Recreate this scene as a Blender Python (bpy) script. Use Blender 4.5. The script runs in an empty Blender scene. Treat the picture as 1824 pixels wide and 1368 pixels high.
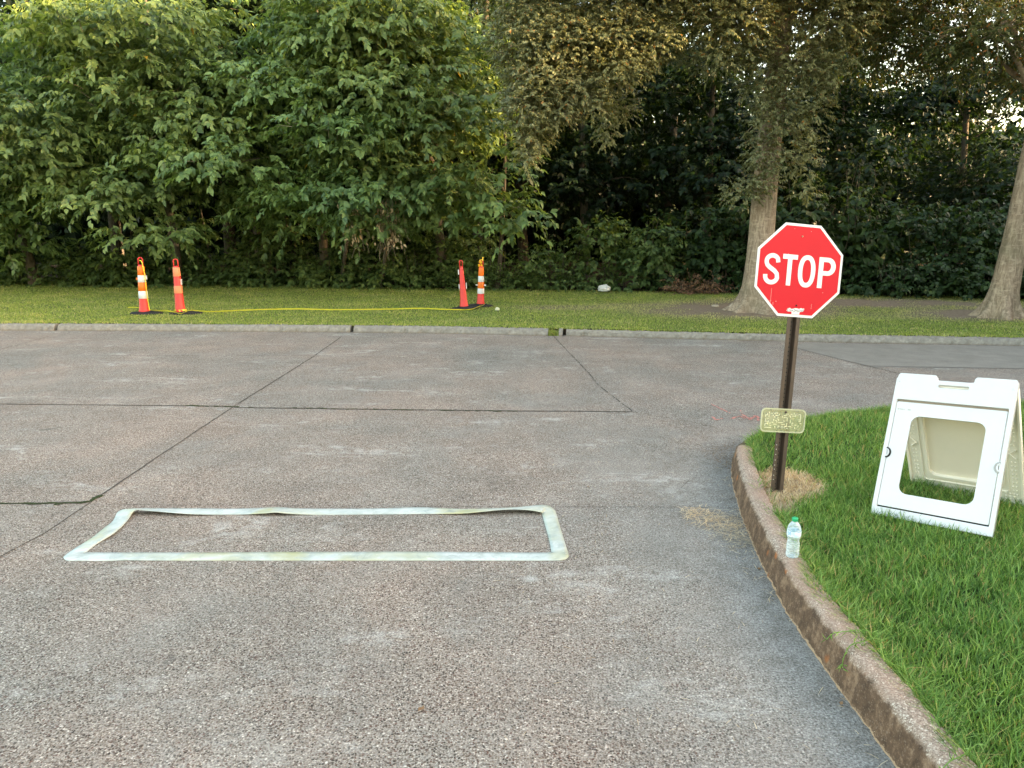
import bpy, math, random
import numpy as np
from mathutils import Vector, Matrix
rad = math.radians
S = bpy.context.scene
COL = S.collection

# ------------------------------------------------------------------ camera, sky, sun, exposure
FPX, CX, CY, CAM_H = 1340.0, 912.0, 684.0, 1.7
PITCH = math.atan((CY - 410.0) / FPX)
cam_d = bpy.data.cameras.new('camera'); cam = bpy.data.objects.new('camera', cam_d); COL.objects.link(cam)
cam_d.sensor_width = 36; cam_d.lens = 36 * FPX / 1824.0
cam_d.clip_start = .05; cam_d.clip_end = 2000
cam.location = (0, 0, CAM_H); cam.rotation_euler = (rad(90) - PITCH, 0, 0)
S.camera = cam

SUN_AZ, SUN_EL = rad(99), rad(8)          # azimuth clockwise from +Y towards +X
w = bpy.data.worlds.new('World'); S.world = w; w.use_nodes = True
wn = w.node_tree.nodes; bg = wn['Background']; bg.inputs['Strength'].default_value = .15
sky = wn.new('ShaderNodeTexSky'); sky.sky_type = 'NISHITA'; sky.sun_disc = False
sky.sun_elevation = SUN_EL; sky.sun_rotation = SUN_AZ
sky.air_density = 1.0; sky.dust_density = 2.6; sky.ozone_density = .6
tint = wn.new('ShaderNodeMix'); tint.data_type = 'RGBA'; tint.blend_type = 'MULTIPLY'; tint.inputs[0].default_value = 1
tint.inputs[7].default_value = (1.11, 1.0, .89, 1)      # white balance of the evening sky
w.node_tree.links.new(sky.outputs[0], tint.inputs[6]); w.node_tree.links.new(tint.outputs[2], bg.inputs[0])
sl = bpy.data.lights.new('sun', 'SUN'); sl.energy = 3.2; sl.angle = rad(.6); sl.color = (1, .70, .40)
so = bpy.data.objects.new('sun', sl); COL.objects.link(so)
sd = Vector((math.sin(SUN_AZ) * math.cos(SUN_EL), math.cos(SUN_AZ) * math.cos(SUN_EL), math.sin(SUN_EL)))
so.rotation_euler = sd.to_track_quat('Z', 'Y').to_euler(); so.location = (30, 20, 20)
S.view_settings.view_transform = 'Standard'; S.view_settings.look = 'None'
S.view_settings.exposure = 3.35; S.view_settings.gamma = 1
S.cycles.max_bounces = 8; S.cycles.transparent_max_bounces = 12
S.cycles.use_denoising = True

# ------------------------------------------------------------------ helpers
_F = np.array([0, math.cos(PITCH), -math.sin(PITCH)]); _U = np.array([0, math.sin(PITCH), math.cos(PITCH)])
def g(u, v, z=0.0):
    """survey helper: where a sight line of the photograph meets the level z"""
    d = _F + np.array([1., 0, 0]) * (u - CX) / FPX + _U * (CY - v) / FPX
    p = np.array([0, 0, CAM_H]) + d * (z - CAM_H) / d[2]
    return (float(p[0]), float(p[1]), float(p[2]))

def tag(o, label=None, cat=None, group=None, kind=None):
    if label: o['label'] = label
    if cat: o['category'] = cat
    if group: o['group'] = group
    if kind: o['kind'] = kind
    return o
def empty(name, loc=(0, 0, 0), label=None, cat=None, group=None):
    o = bpy.data.objects.new(name, None); COL.objects.link(o); o.location = loc; o.empty_display_size = .2
    return tag(o, label, cat, group)
def link(name, me, mat, parent=None, smooth=False):
    o = bpy.data.objects.new(name, me); COL.objects.link(o)
    if mat is not None and not me.materials: me.materials.append(mat)
    if parent is not None: o.parent = parent
    if smooth: me.polygons.foreach_set('use_smooth', np.ones(len(me.polygons), bool))
    return o
def mesh(name, V, Fs, mat, parent=None, smooth=False):
    me = bpy.data.meshes.new(name); me.from_pydata([tuple(map(float, v)) for v in V], [], [tuple(f) for f in Fs]); me.update()
    return link(name, me, mat, parent, smooth)
def fastmesh(name, V, T, mat, parent=None, attrs=None, smooth=False):
    """V (n,3) floats, T (m,k) ints, all polygons k-sided"""
    me = bpy.data.meshes.new(name); V = np.ascontiguousarray(V, np.float32); T = np.ascontiguousarray(T, np.int32)
    m, k = T.shape
    me.vertices.add(len(V)); me.vertices.foreach_set('co', V.ravel())
    me.loops.add(m * k); me.loops.foreach_set('vertex_index', T.ravel())
    me.polygons.add(m); me.polygons.foreach_set('loop_start', np.arange(0, m * k, k, dtype=np.int32))
    if attrs:
        for an, av in attrs.items():
            a = me.attributes.new(an, 'FLOAT', 'POINT'); a.data.foreach_set('value', np.ascontiguousarray(av, np.float32))
    me.update(calc_edges=True)
    return link(name, me, mat, parent, smooth)
class MB:
    def __init__(s): s.v = []; s.f = []
    def add(s, V, Fs):
        n = len(s.v); s.v += [tuple(map(float, v)) for v in V]; s.f += [tuple(i + n for i in f) for f in Fs]
    def box(s, a, b, M=None):
        x0, y0, z0 = a; x1, y1, z1 = b
        V = [Vector(p) for p in ((x0,y0,z0),(x1,y0,z0),(x1,y1,z0),(x0,y1,z0),(x0,y0,z1),(x1,y0,z1),(x1,y1,z1),(x0,y1,z1))]
        if M: V = [M @ v for v in V]
        s.add(V, [(3,2,1,0),(4,5,6,7),(0,1,5,4),(1,2,6,5),(2,3,7,6),(3,0,4,7)])
    def tube(s, P, R, n=8, cap=True, jit=0, rng=None):
        P = [Vector(p) for p in P]; R = [R] * len(P) if isinstance(R, (int, float)) else R
        rings = []; up = Vector((0, 0, 1)); prev = None
        for i, p in enumerate(P):
            t = (P[min(i + 1, len(P) - 1)] - P[max(i - 1, 0)]).normalized()
            if prev is None:
                a = t.cross(up) if abs(t.z) < .9 else t.cross(Vector((0, 1, 0)))
            else: a = prev - t * prev.dot(t)
            a.normalize(); prev = a; b = t.cross(a)
            rings.append([p + (a * math.cos(2 * math.pi * k / n) + b * math.sin(2 * math.pi * k / n)) * R[i] * (1 + (rng.uniform(-jit, jit) if jit else 0)) for k in range(n)])
        V = [v for r in rings for v in r]; Fs = []
        for i in range(len(P) - 1):
            for k in range(n): Fs.append((i*n+k, i*n+(k+1)%n, (i+1)*n+(k+1)%n, (i+1)*n+k))
        if cap: Fs.append(tuple(range(n))[::-1]); Fs.append(tuple((len(P)-1)*n+k for k in range(n)))
        s.add(V, Fs)
    def lathe(s, prof, n=24, c=(0, 0, 0), sx=1, sy=1):
        V = []; Fs = []
        for (r, z) in prof:
            for k in range(n):
                a = 2*math.pi*k/n; V.append((c[0]+r*math.cos(a)*sx, c[1]+r*math.sin(a)*sy, c[2]+z))
        for i in range(len(prof)-1):
            for k in range(n): Fs.append((i*n+k, i*n+(k+1)%n, (i+1)*n+(k+1)%n, (i+1)*n+k))
        Fs.append(tuple(range(n))[::-1]); Fs.append(tuple((len(prof)-1)*n+k for k in range(n)))
        s.add(V, Fs)
    def build(s, name, mat, parent=None, smooth=False): return mesh(name, s.v, s.f, mat, parent, smooth)

def plate(name, loops, y0, y1, mat, parent=None, bevel=0.0):
    """solid plate from closed 2-D outlines (x,z), later loops inside the first cut holes; thickness from y0 to y1 (local -Y is the front)"""
    cu = bpy.data.curves.new(name, 'CURVE'); cu.dimensions = '2D'; cu.fill_mode = 'BOTH'
    th = (y1 - y0) / 2; cu.extrude = max(th - bevel, 1e-5); cu.bevel_depth = bevel; cu.bevel_resolution = 1
    if bevel: cu.offset = -bevel
    for lp in loops:
        sp = cu.splines.new('POLY'); sp.points.add(len(lp) - 1); sp.use_cyclic_u = True
        for i, p in enumerate(lp): sp.points[i].co = (p[0], p[1], 0, 1)
    tmp = bpy.data.objects.new(name + '_t', cu); COL.objects.link(tmp)
    me = bpy.data.meshes.new_from_object(tmp.evaluated_get(bpy.context.evaluated_depsgraph_get()))
    bpy.data.objects.remove(tmp)
    me.materials.clear()
    me.transform(Matrix.Translation((0, (y0 + y1) / 2, 0)) @ Matrix.Rotation(rad(90), 4, 'X'))
    me.name = name
    return link(name, me, mat, parent)
def rrect(x0, z0, x1, z1, r, n=6):
    out = []
    for cx, cz, a0 in ((x1-r, z1-r, 0), (x0+r, z1-r, 90), (x0+r, z0+r, 180), (x1-r, z0+r, 270)):
        for k in range(n+1):
            a = rad(a0 + 90*k/n); out.append((cx + r*math.cos(a), cz + r*math.sin(a)))
    return out
def stroke(P, wd):
    P = [Vector((p[0], p[1])) for p in P]; L = []; Rr = []
    for i, p in enumerate(P):
        t = (P[min(i+1, len(P)-1)] - P[max(i-1, 0)]).normalized(); n = Vector((-t.y, t.x)) * wd / 2
        L.append(tuple(p + n)); Rr.append(tuple(p - n))
    return L + Rr[::-1]
def smoothline(P, n=8):
    P = [np.array(p, float) for p in P]; out = []
    for i in range(len(P) - 1):
        p0, p1, p2, p3 = P[max(i-1, 0)], P[i], P[i+1], P[min(i+2, len(P)-1)]
        for k in range(n):
            t = k / n
            out.append(.5 * ((2*p1) + (-p0+p2)*t + (2*p0-5*p1+4*p2-p3)*t*t + (-p0+3*p1-3*p2+p3)*t**3))
    out.append(P[-1]); return out

# ------------------------------------------------------------------ materials
class NT:
    def __init__(s, name, rough=.8, spec=.3):
        s.m = bpy.data.materials.new(name); s.m.use_nodes = True; s.t = s.m.node_tree; s.n = s.t.nodes
        s.b = s.n['Principled BSDF']; s.b.inputs['Roughness'].default_value = rough
        s.b.inputs['Specular IOR Level'].default_value = spec; s.out = s.n['Material Output']
    def L(s, a, b): s.t.links.new(a, b)
    def new(s, t, **k):
        n = s.n.new(t)
        for a, b in k.items(): setattr(n, a, b)
        return n
    def pos(s, scale=(1, 1, 1)):
        g_ = s.new('ShaderNodeNewGeometry'); m = s.new('ShaderNodeMapping'); m.inputs['Scale'].default_value = scale
        s.L(g_.outputs['Position'], m.inputs['Vector']); return m.outputs[0]
    def obj(s, scale=(1, 1, 1)):
        g_ = s.new('ShaderNodeTexCoord'); m = s.new('ShaderNodeMapping'); m.inputs['Scale'].default_value = scale
        s.L(g_.outputs['Object'], m.inputs['Vector']); return m.outputs[0]
    def noise(s, vec, sc, det=4, rough=.6, dist=0):
        n = s.new('ShaderNodeTexNoise'); n.inputs['Scale'].default_value = sc; n.inputs['Detail'].default_value = det
        n.inputs['Roughness'].default_value = rough; n.inputs['Distortion'].default_value = dist
        s.L(vec, n.inputs['Vector']); return n.outputs['Fac']
    def ramp(s, fac, stops, interp='LINEAR'):
        r = s.new('ShaderNodeValToRGB'); cr = r.color_ramp; cr.interpolation = interp
        while len(cr.elements) < len(stops): cr.elements.new(.5)
        for e, (p, c) in zip(cr.elements, stops):
            e.position = p; e.color = (c, c, c, 1) if isinstance(c, (int, float)) else (*c, 1)
        s.L(fac, r.inputs[0]); return r.outputs[0]
    def mix(s, fac, a, b, mode='MIX'):
        m = s.new('ShaderNodeMix', data_type='RGBA', blend_type=mode)
        for i, x in ((0, fac), (6, a), (7, b)):
            if hasattr(x, 'links'): s.L(x, m.inputs[i])
            elif isinstance(x, (int, float)): m.inputs[i].default_value = x if i == 0 else (x, x, x, 1)
            else: m.inputs[i].default_value = (*x, 1)
        return m.outputs[2]
    def math(s, op, a, b=None, c=None, clamp=False):
        m = s.new('ShaderNodeMath', operation=op); m.use_clamp = clamp
        for i, x in enumerate((a, b, c)):
            if x is None: continue
            if hasattr(x, 'links'): s.L(x, m.inputs[i])
            else: m.inputs[i].default_value = x
        return m.outputs[0]
    def bump(s, h, strength=.5, dist=.01):
        b = s.new('ShaderNodeBump'); b.inputs['Strength'].default_value = strength; b.inputs['Distance'].default_value = dist
        s.L(h, b.inputs['Height']); s.L(b.outputs[0], s.b.inputs['Normal'])
    def col(s, c):
        if hasattr(c, 'links'): s.L(c, s.b.inputs['Base Color'])
        else: s.b.inputs['Base Color'].default_value = (*c, 1)
    def attr(s, name):
        a = s.new('ShaderNodeAttribute', attribute_name=name); return a.outputs['Fac']

def plain(name, c, rough=.6, spec=.3, var=.12, sc=8, bump=0):
    t = NT(name, rough, spec); v = t.obj(); n = t.noise(v, sc, 5)
    lo = tuple(x * (1 - var) for x in c); hi = tuple(min(1, x * (1 + var)) for x in c)
    t.col(t.ramp(n, [(.3, lo), (.7, hi)]))
    if bump: t.bump(t.noise(v, sc * 8, 4), bump, .004)
    return t.m

def leafmat(name, cols, transl=.35, rough=.5, spec=.35, big=.35, yellow=None):
    t = NT(name, rough, spec)
    gi = t.new('ShaderNodeNewGeometry').outputs['Random Per Island']
    stops = [(i / (len(cols) - 1) * .97, c) for i, c in enumerate(cols)]
    c = t.ramp(gi, stops)
    if yellow: c = t.mix(t.math('GREATER_THAN', gi, 1 - yellow[0]), c, yellow[1])
    n = t.noise(t.pos(), big, 3)
    c = t.mix(1.0, c, t.ramp(n, [(.3, (.72, .78, .8)), (.7, (1.22, 1.16, 1.0))]), 'MULTIPLY')
    t.col(c)
    tr = t.new('ShaderNodeBsdfTranslucent'); mx = t.new('ShaderNodeMixShader'); mx.inputs[0].default_value = transl
    c2 = t.mix(1.0, c, (1.5, 1.35, .55), 'MULTIPLY')
    t.L(c2, tr.inputs[0]); t.L(t.b.outputs[0], mx.inputs[1]); t.L(tr.outputs[0], mx.inputs[2]); t.L(mx.outputs[0], t.out.inputs[0])
    return t.m

def make_road():
    t = NT('exposed_aggregate_concrete', .85, .15)
    p = t.pos(); sx = t.new('ShaderNodeSeparateXYZ'); t.L(p, sx.inputs[0]); X, Y = sx.outputs[0], sx.outputs[1]
    # pebbles
    warp = t.new('ShaderNodeTexNoise'); warp.inputs['Scale'].default_value = 60; t.L(p, warp.inputs['Vector'])
    vm = t.new('ShaderNodeMix', data_type='RGBA', blend_type='LINEAR_LIGHT'); vm.inputs[0].default_value = .006
    t.L(p, vm.inputs[6]); t.L(warp.outputs['Color'], vm.inputs[7])
    vo = t.new('ShaderNodeTexVoronoi'); vo.inputs['Scale'].default_value = 104; vo.inputs['Randomness'].default_value = 1
    t.L(vm.outputs[2], vo.inputs['Vector'])
    sp = t.new('ShaderNodeSeparateColor'); t.L(vo.outputs['Color'], sp.inputs[0])
    peb = t.ramp(sp.outputs[0], [(0, (.055, .048, .042)), (.16, (.11, .088, .076)), (.36, (.155, .13, .112)), (.52, (.135, .085, .072)),
                                 (.62, (.21, .185, .165)), (.80, (.30, .28, .255)), (.93, (.42, .40, .37)), (.975, (.62, .60, .57))], 'CONSTANT')
    d = vo.outputs['Distance']
    pebmask = t.ramp(d, [(.36, 1), (.56, 0)])
    fine = t.noise(p, 330, 3, .7)
    matrix = t.ramp(fine, [(.3, (.17, .16, .145)), (.7, (.42, .405, .38))])
    v2 = t.new('ShaderNodeTexVoronoi'); v2.inputs['Scale'].default_value = 190; t.L(p, v2.inputs['Vector'])
    sp2 = t.new('ShaderNodeSeparateColor'); t.L(v2.outputs['Color'], sp2.inputs[0])
    matrix = t.mix(t.math('MULTIPLY', t.math('GREATER_THAN', sp2.outputs[0], .72), .8), matrix, t.ramp(sp2.outputs[1], [(0, (.10, .085, .075)), (.45, (.2, .16, .13)), (.6, (.50, .48, .45)), (1, (.62, .6, .56))]))
    agg = t.mix(pebmask, matrix, peb)
    # worn reddish / greyish zones
    big = t.noise(p, .55, 4, .6, .4)
    agg = t.mix(1.0, agg, t.ramp(big, [(.32, (.90, .91, .90)), (.62, (1.14, 1.0, .93))]), 'MULTIPLY')
    # cement film: more towards the kerb on the right and in patches
    n1 = t.noise(p, 1.1, 6, .65, .5); n2 = t.noise(p, 9, 5, .7)
    xr = t.new('ShaderNodeMapRange'); xr.inputs['From Min'].default_value = .15; xr.inputs['From Max'].default_value = 1.15
    t.L(X, xr.inputs[0])
    yr = t.new('ShaderNodeMapRange'); yr.inputs['From Min'].default_value = 7.2; yr.inputs['From Max'].default_value = 5.0; t.L(Y, yr.inputs[0])
    xk = t.math('MULTIPLY', xr.outputs[0], yr.outputs[0])
    f = t.math('ADD', n1, t.math('MULTIPLY', xk, .30)); f = t.math('ADD', f, t.math('MULTIPLY', t.math('SUBTRACT', n2, .5), .34))
    film = t.ramp(t.math('ADD', f, t.math('MULTIPLY', t.math('SUBTRACT', t.noise(p, 110, 3, .7), .5), .45)), [(.50, 0), (.70, .42), (.92, .72)])
    filmc = t.ramp(t.noise(p, 70, 5, .8), [(.34, (.09, .086, .08)), (.47, (.275, .268, .252)), (.6, (.41, .40, .38)), (.72, (.60, .59, .56))])
    filmc = t.mix(t.ramp(t.noise(p, 2.3, 5, .6, .6), [(.48, 0), (.7, .6)]), filmc, (.25, .24, .225))
    c = t.mix(film, agg, filmc)
    gx = t.new('ShaderNodeMapRange'); gx.inputs['From Min'].default_value = .72; gx.inputs['From Max'].default_value = 1.25; t.L(t.math('ADD', X, t.math('MULTIPLY', t.math('SUBTRACT', n1, .5), .9)), gx.inputs[0])
    c = t.mix(t.math('MULTIPLY', t.math('MULTIPLY', gx.outputs[0], yr.outputs[0]), t.ramp(n2, [(.38, .8), (.56, .0)])), c, t.mix(1.0, c, (.72, .70, .67), 'MULTIPLY'))
    # pale worn scrapes in the middle distance
    ps = t.pos((1, 2.6, 1)); n3 = t.noise(ps, .9, 7, .72, .8)
    pale = t.math('MULTIPLY', t.ramp(n3, [(.55, 0), (.66, .6)]), t.ramp(n2, [(.42, 0), (.6, 1)]))
    c = t.mix(pale, c, (.55, .55, .53))
    # dark oily spots
    n4 = t.noise(p, 3.1, 3, .5); c = t.mix(t.ramp(n4, [(.70, 0), (.76, .55)]), c, (.10, .095, .09))
    far = t.ramp(t.noise(p, 1.7, 6, .6), [(.3, .88), (.7, 1.12)]); c = t.mix(1.0, c, far, 'MULTIPLY'); c = t.mix(.55, c, t.ramp(t.noise(p, 120, 3, .75), [(.36, .12), (.64, .88)]), 'OVERLAY'); c = t.mix(1.0, c, (.80, .80, .765), 'MULTIPLY')
    t.col(c)
    h = t.mix(film, t.math('SUBTRACT', 1.0, d), t.noise(p, 140, 3)); t.bump(h, .55, .006)
    
    return t.m

def make_kerb(near=True):
    t = NT('kerb_concrete_near' if near else 'kerb_concrete_far', .85, .25)
    p = t.pos(); sx = t.new('ShaderNodeSeparateXYZ'); t.L(p, sx.inputs[0])
    vo = t.new('ShaderNodeTexVoronoi'); vo.inputs['Scale'].default_value = 210; t.L(p, vo.inputs['Vector'])
    sp = t.new('ShaderNodeSeparateColor'); t.L(vo.outputs['Color'], sp.inputs[0])
    n = t.noise(p, 14, 7, .78)
    if near:
        topc = t.ramp(sp.outputs[0], [(0, (.15, .12, .10)), (.3, (.24, .195, .165)), (.7, (.30, .25, .215)), (.92, (.42, .38, .34)), (1, (.58, .55, .5))])
        topc = t.mix(t.ramp(t.noise(p, 2.5, 4), [(.4, .0), (.65, .55)]), topc, (.30, .20, .15), 'MIX')
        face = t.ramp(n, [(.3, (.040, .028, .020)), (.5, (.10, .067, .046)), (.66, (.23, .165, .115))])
        face = t.mix(t.ramp(sp.outputs[1], [(.88, 0), (.95, .35)]), face, (.26, .21, .17))
        spots = t.new('ShaderNodeTexVoronoi'); spots.inputs['Scale'].default_value = 7; t.L(p, spots.inputs['Vector'])
        rust = t.math('MULTIPLY', t.ramp(spots.outputs['Distance'], [(.12, 1), (.2, 0)]), t.ramp(t.noise(p, 3, 3), [(.5, 0), (.58, .9)]))
        face = t.mix(rust, face, (.28, .11, .04))
        low = t.math('LESS_THAN', t.math('ADD', sx.outputs[2], t.math('MULTIPLY', t.math('SUBTRACT', n, .5), .07)), .008)
        face = t.mix(t.math('MULTIPLY', low, .7), face, (.40, .31, .22))
        edge = t.math('ADD', sx.outputs[2], t.math('MULTIPLY', t.math('SUBTRACT', t.noise(p, 14, 4, .7), .5), .05))
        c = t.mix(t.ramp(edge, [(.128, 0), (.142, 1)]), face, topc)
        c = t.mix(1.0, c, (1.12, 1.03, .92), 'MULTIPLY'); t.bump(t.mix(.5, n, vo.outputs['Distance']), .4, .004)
    else:
        c = t.ramp(n, [(.3, (.13, .12, .10)), (.55, (.25, .235, .20)), (.75, (.36, .34, .30))])
        c = t.mix(t.ramp(t.noise(p, 1.3, 5, .7), [(.5, 0), (.68, .8)]), c, (.17, .16, .15))
        c = t.mix(t.ramp(sx.outputs[2], [(.0, .65), (.035, 0)]), c, (.13, .10, .075))
        t.bump(n, .5, .01)
    t.col(c); return t.m

def make_grassmat(name, lo, mid, hi, dry, dryamt=.05, tip=True):
    t = NT(name, .55, .3); gi = t.new('ShaderNodeNewGeometry').outputs['Random Per Island']
    c = t.ramp(gi, [(0, lo), (.5, mid), (1 - dryamt - .02, hi), (1 - dryamt, dry)])
    big = t.noise(t.pos(), 1.2, 4)
    c = t.mix(1.0, c, t.ramp(big, [(.3, (.78, .85, .8)), (.7, (1.25, 1.12, .95))]), 'MULTIPLY')
    c = t.mix(t.math('MULTIPLY', t.attr('dry'), .9), c, dry)
    t.col(c)
    tr = t.new('ShaderNodeBsdfTranslucent'); mx = t.new('ShaderNodeMixShader'); mx.inputs[0].default_value = .3
    t.L(t.mix(1.0, c, (1.2, 1.2, .6), 'MULTIPLY'), tr.inputs[0]); t.L(t.b.outputs[0], mx.inputs[1]); t.L(tr.outputs[0], mx.inputs[2]); t.L(mx.outputs[0], t.out.inputs[0])
    return t.m
def make_bark(name, a, b, c_, sc=1.0):
    t = NT(name, .9, .2); p = t.pos((sc * 7, sc * 7, sc * 1.2)); n = t.noise(p, 2.2, 7, .7, .6)
    n2 = t.noise(t.pos((3, 3, 9)), 2, 5, .7); c = t.ramp(n, [(.3, a), (.52, b), (.72, c_)])
    c = t.mix(t.ramp(n2, [(.52, 0), (.62, .45)]), c, c_)
    c = t.mix(t.ramp(t.noise(t.pos(), 1.1, 4), [(.45, 0), (.7, .5)]), c, (.10, .11, .06))
    t.col(c); t.bump(t.mix(.4, n, n2), .9, .03); return t.m

M = {}
M['road'] = make_road(); M['kerb'] = make_kerb(True); M['kerb_far'] = make_kerb(False)
M['joint'] = plain('joint_dark', (.075, .067, .057), .9, .1, .4, 20)
M['moss'] = plain('joint_moss', (.035, .045, .018), .95, .1, .5, 30)
M['soil'] = plain('soil', (.045, .034, .022), .95, .1, .5, 3, .4)
M['straw'] = leafmat('straw', [(.42, .30, .18), (.58, .46, .31), (.72, .60, .45), (.36, .24, .15)], .15, .7, .2, 3)
M['litter'] = leafmat('leaf_litter', [(.10, .06, .035), (.17, .10, .06), (.24, .15, .09), (.13, .07, .05)], .1, .8, .2, 3)
M['grass_near'] = make_grassmat('grass_near', (.065, .135, .028), (.13, .265, .058), (.31, .46, .14), (.46, .36, .16), .025)
M['grass_far'] = make_grassmat('grass_far', (.155, .22, .040), (.25, .34, .068), (.36, .45, .115), (.56, .49, .26), .10)
GL = [(.070, .125, .048), (.120, .198, .075), (.175, .275, .10), (.23, .34, .125)]
M['leaf_broad'] = leafmat('leaf_broad', GL, .35, .45, .4, .3, (.0018, (.50, .32, .04)))
M['leaf_broad_b'] = leafmat('leaf_broad_b', [(.080, .130, .046), (.135, .205, .070), (.19, .27, .092), (.25, .33, .115)], .35, .45, .4, .3, (.0018, (.50, .32, .04)))
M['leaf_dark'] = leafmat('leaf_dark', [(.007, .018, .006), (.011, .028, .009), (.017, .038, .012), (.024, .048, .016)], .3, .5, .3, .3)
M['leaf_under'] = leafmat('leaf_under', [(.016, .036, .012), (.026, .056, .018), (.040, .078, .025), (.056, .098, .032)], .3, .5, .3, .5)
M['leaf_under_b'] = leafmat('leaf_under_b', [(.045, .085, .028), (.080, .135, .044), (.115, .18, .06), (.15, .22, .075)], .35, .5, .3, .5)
M['leaf_oak'] = leafmat('leaf_oak', [(.105, .122, .060), (.165, .185, .092), (.235, .25, .13), (.31, .32, .18)], .3, .45, .4, .35, (.02, (.30, .15, .04)))
M['leaf_oak_b'] = leafmat('leaf_oak_b', [(.038, .056, .020), (.062, .084, .032), (.09, .115, .044), (.125, .145, .06)], .35, .45, .35, .35, (.03, (.30, .13, .03)))
M['bark'] = make_bark('bark_oak', (.13, .095, .066), (.30, .23, .165), (.52, .42, .31), 1.5)
M['bark_dark'] = make_bark('bark_thin', (.05, .042, .032), (.10, .082, .062), (.17, .145, .115), 2)
M['twig'] = plain('twig_pale', (.20, .165, .11), .8, .2, .3, 5)

# ------------------------------------------------------------------ ground, road, lawns, kerbs
def sheet(name, poly, z, mat):
    return tag(mesh(name, [(x, y, z) for x, y in poly], [tuple(range(len(poly)))], mat), kind='structure')
sheet('ground', [(-400, -400), (400, -400), (400, 400), (-400, 400)], -.06, M['soil'])
# kerb line of the far side (front foot of the kerb), in metres
FARK = smoothline([(-60, 11.4), (-30, 12.9), (-16, 13.05), (-8.79, 12.92), (-2.7, 12.66), (.63, 12.24), (4.1, 11.62), (7.76, 11.1), (12, 10.2), (20, 8.2), (34, 4)], 12)
# kerb line of the near corner (front foot)
NEARK = smoothline([(1.24, -8), (1.24, -3), (1.24, 1.0), (1.24, 2.13), (1.24, 2.95), (1.27, 3.4), (1.33, 3.89), (1.40, 4.35), (1.49, 4.81), (1.60, 5.25), (1.74, 5.62), (1.98, 5.95), (2.30, 6.2), (3.0, 6.52), (3.6, 6.75), (5.0, 7.02), (9, 7.2), (30, 5.5)], 10)
def offs(P, d):
    P = np.array(P); T = np.gradient(P, axis=0); T /= np.linalg.norm(T, axis=1)[:, None]
    return P + np.c_[-T[:, 1], T[:, 0]] * d
road_poly = [(-60, -60), (60, -60), (60, 30)] + [(-60, 30)]
sheet('road', [(-60, -60), (60, -60), (60, 12.9), (-60, 13.4)], 0, M['road'])

def kerb_strip(mb, path, prof, side, rng, rough=.004):
    """sweep a kerb cross-section (offset, height) along a path; side = +1 when the lawn lies left of the path direction"""
    P = np.array(path); T = np.gradient(P, axis=0); T /= np.linalg.norm(T, axis=1)[:, None]; N = np.c_[-T[:, 1], T[:, 0]] * side
    V = []; n = len(prof)
    for i in range(len(P)):
        j = [rng.gauss(0, rough) for _ in range(3)]
        for q, (o, z) in enumerate(prof):
            a = j[q % 3] if 0 < q < n - 1 else 0
            V.append((P[i, 0] + N[i, 0] * (o + a), P[i, 1] + N[i, 1] * (o + a), z + (a * .5 if q > 1 else 0)))
    Fs = []
    for i in range(len(P) - 1):
        for q in range(n - 1):
            f = (i*n+q, (i+1)*n+q, (i+1)*n+q+1, i*n+q+1); Fs.append(f if side > 0 else f[::-1])
    Fs.append(tuple(range(n))); Fs.append(tuple((len(P)-1)*n+q for q in range(n))[::-1])
    mb.add(V, Fs)
def resample(P, step, a=None, b=None, axis=0):
    P = np.array(P); d = np.r_[0, np.cumsum(np.linalg.norm(np.diff(P, axis=0), axis=1))]
    s = np.arange(0, d[-1], step); Q = np.c_[np.interp(s, d, P[:, 0]), np.interp(s, d, P[:, 1])]
    if a is not None: Q = Q[(Q[:, axis] >= a) & (Q[:, axis] <= b)]
    return Q
rk = random.Random(5)
prof_near = [(-.004, -.02), (0, .01), (.018, .09), (.026, .132), (.040, .149), (.065, .154), (.13, .152), (.15, .13), (.155, 0)]
Q = resample(NEARK, .03)
corner = Q[:, 1] > 5.42
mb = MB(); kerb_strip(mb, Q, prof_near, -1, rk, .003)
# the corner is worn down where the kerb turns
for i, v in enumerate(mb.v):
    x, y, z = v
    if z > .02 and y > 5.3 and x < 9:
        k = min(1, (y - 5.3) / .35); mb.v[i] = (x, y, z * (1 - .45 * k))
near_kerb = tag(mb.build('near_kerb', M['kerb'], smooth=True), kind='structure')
prof_far = [(-.004, -.02), (0, .01), (.025, .07), (.05, .098), (.085, .108), (.15, .112), (.17, 0)]
mb = MB()
secs = [(-60, -7.86), (-7.845, -2.74), (-2.725, .60), (.74, .84), (.852, 4.36), (4.375, 34)]
for k, (a, b) in enumerate(secs):
    q = resample(FARK, .06, a, b)
    if len(q) > 1: kerb_strip(mb, q, prof_far if k != 4 else [(-.004 + .02, -.02), (.02, .01), (.035, .07), (.06, .1), (.08, .105), (.15, .1), (.17, 0)], 1, rk, .006)
FARSK = resample(FARK, .3)
tag(mb.build('far_kerb', M['kerb_far'], smooth=False), kind='structure')

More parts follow.
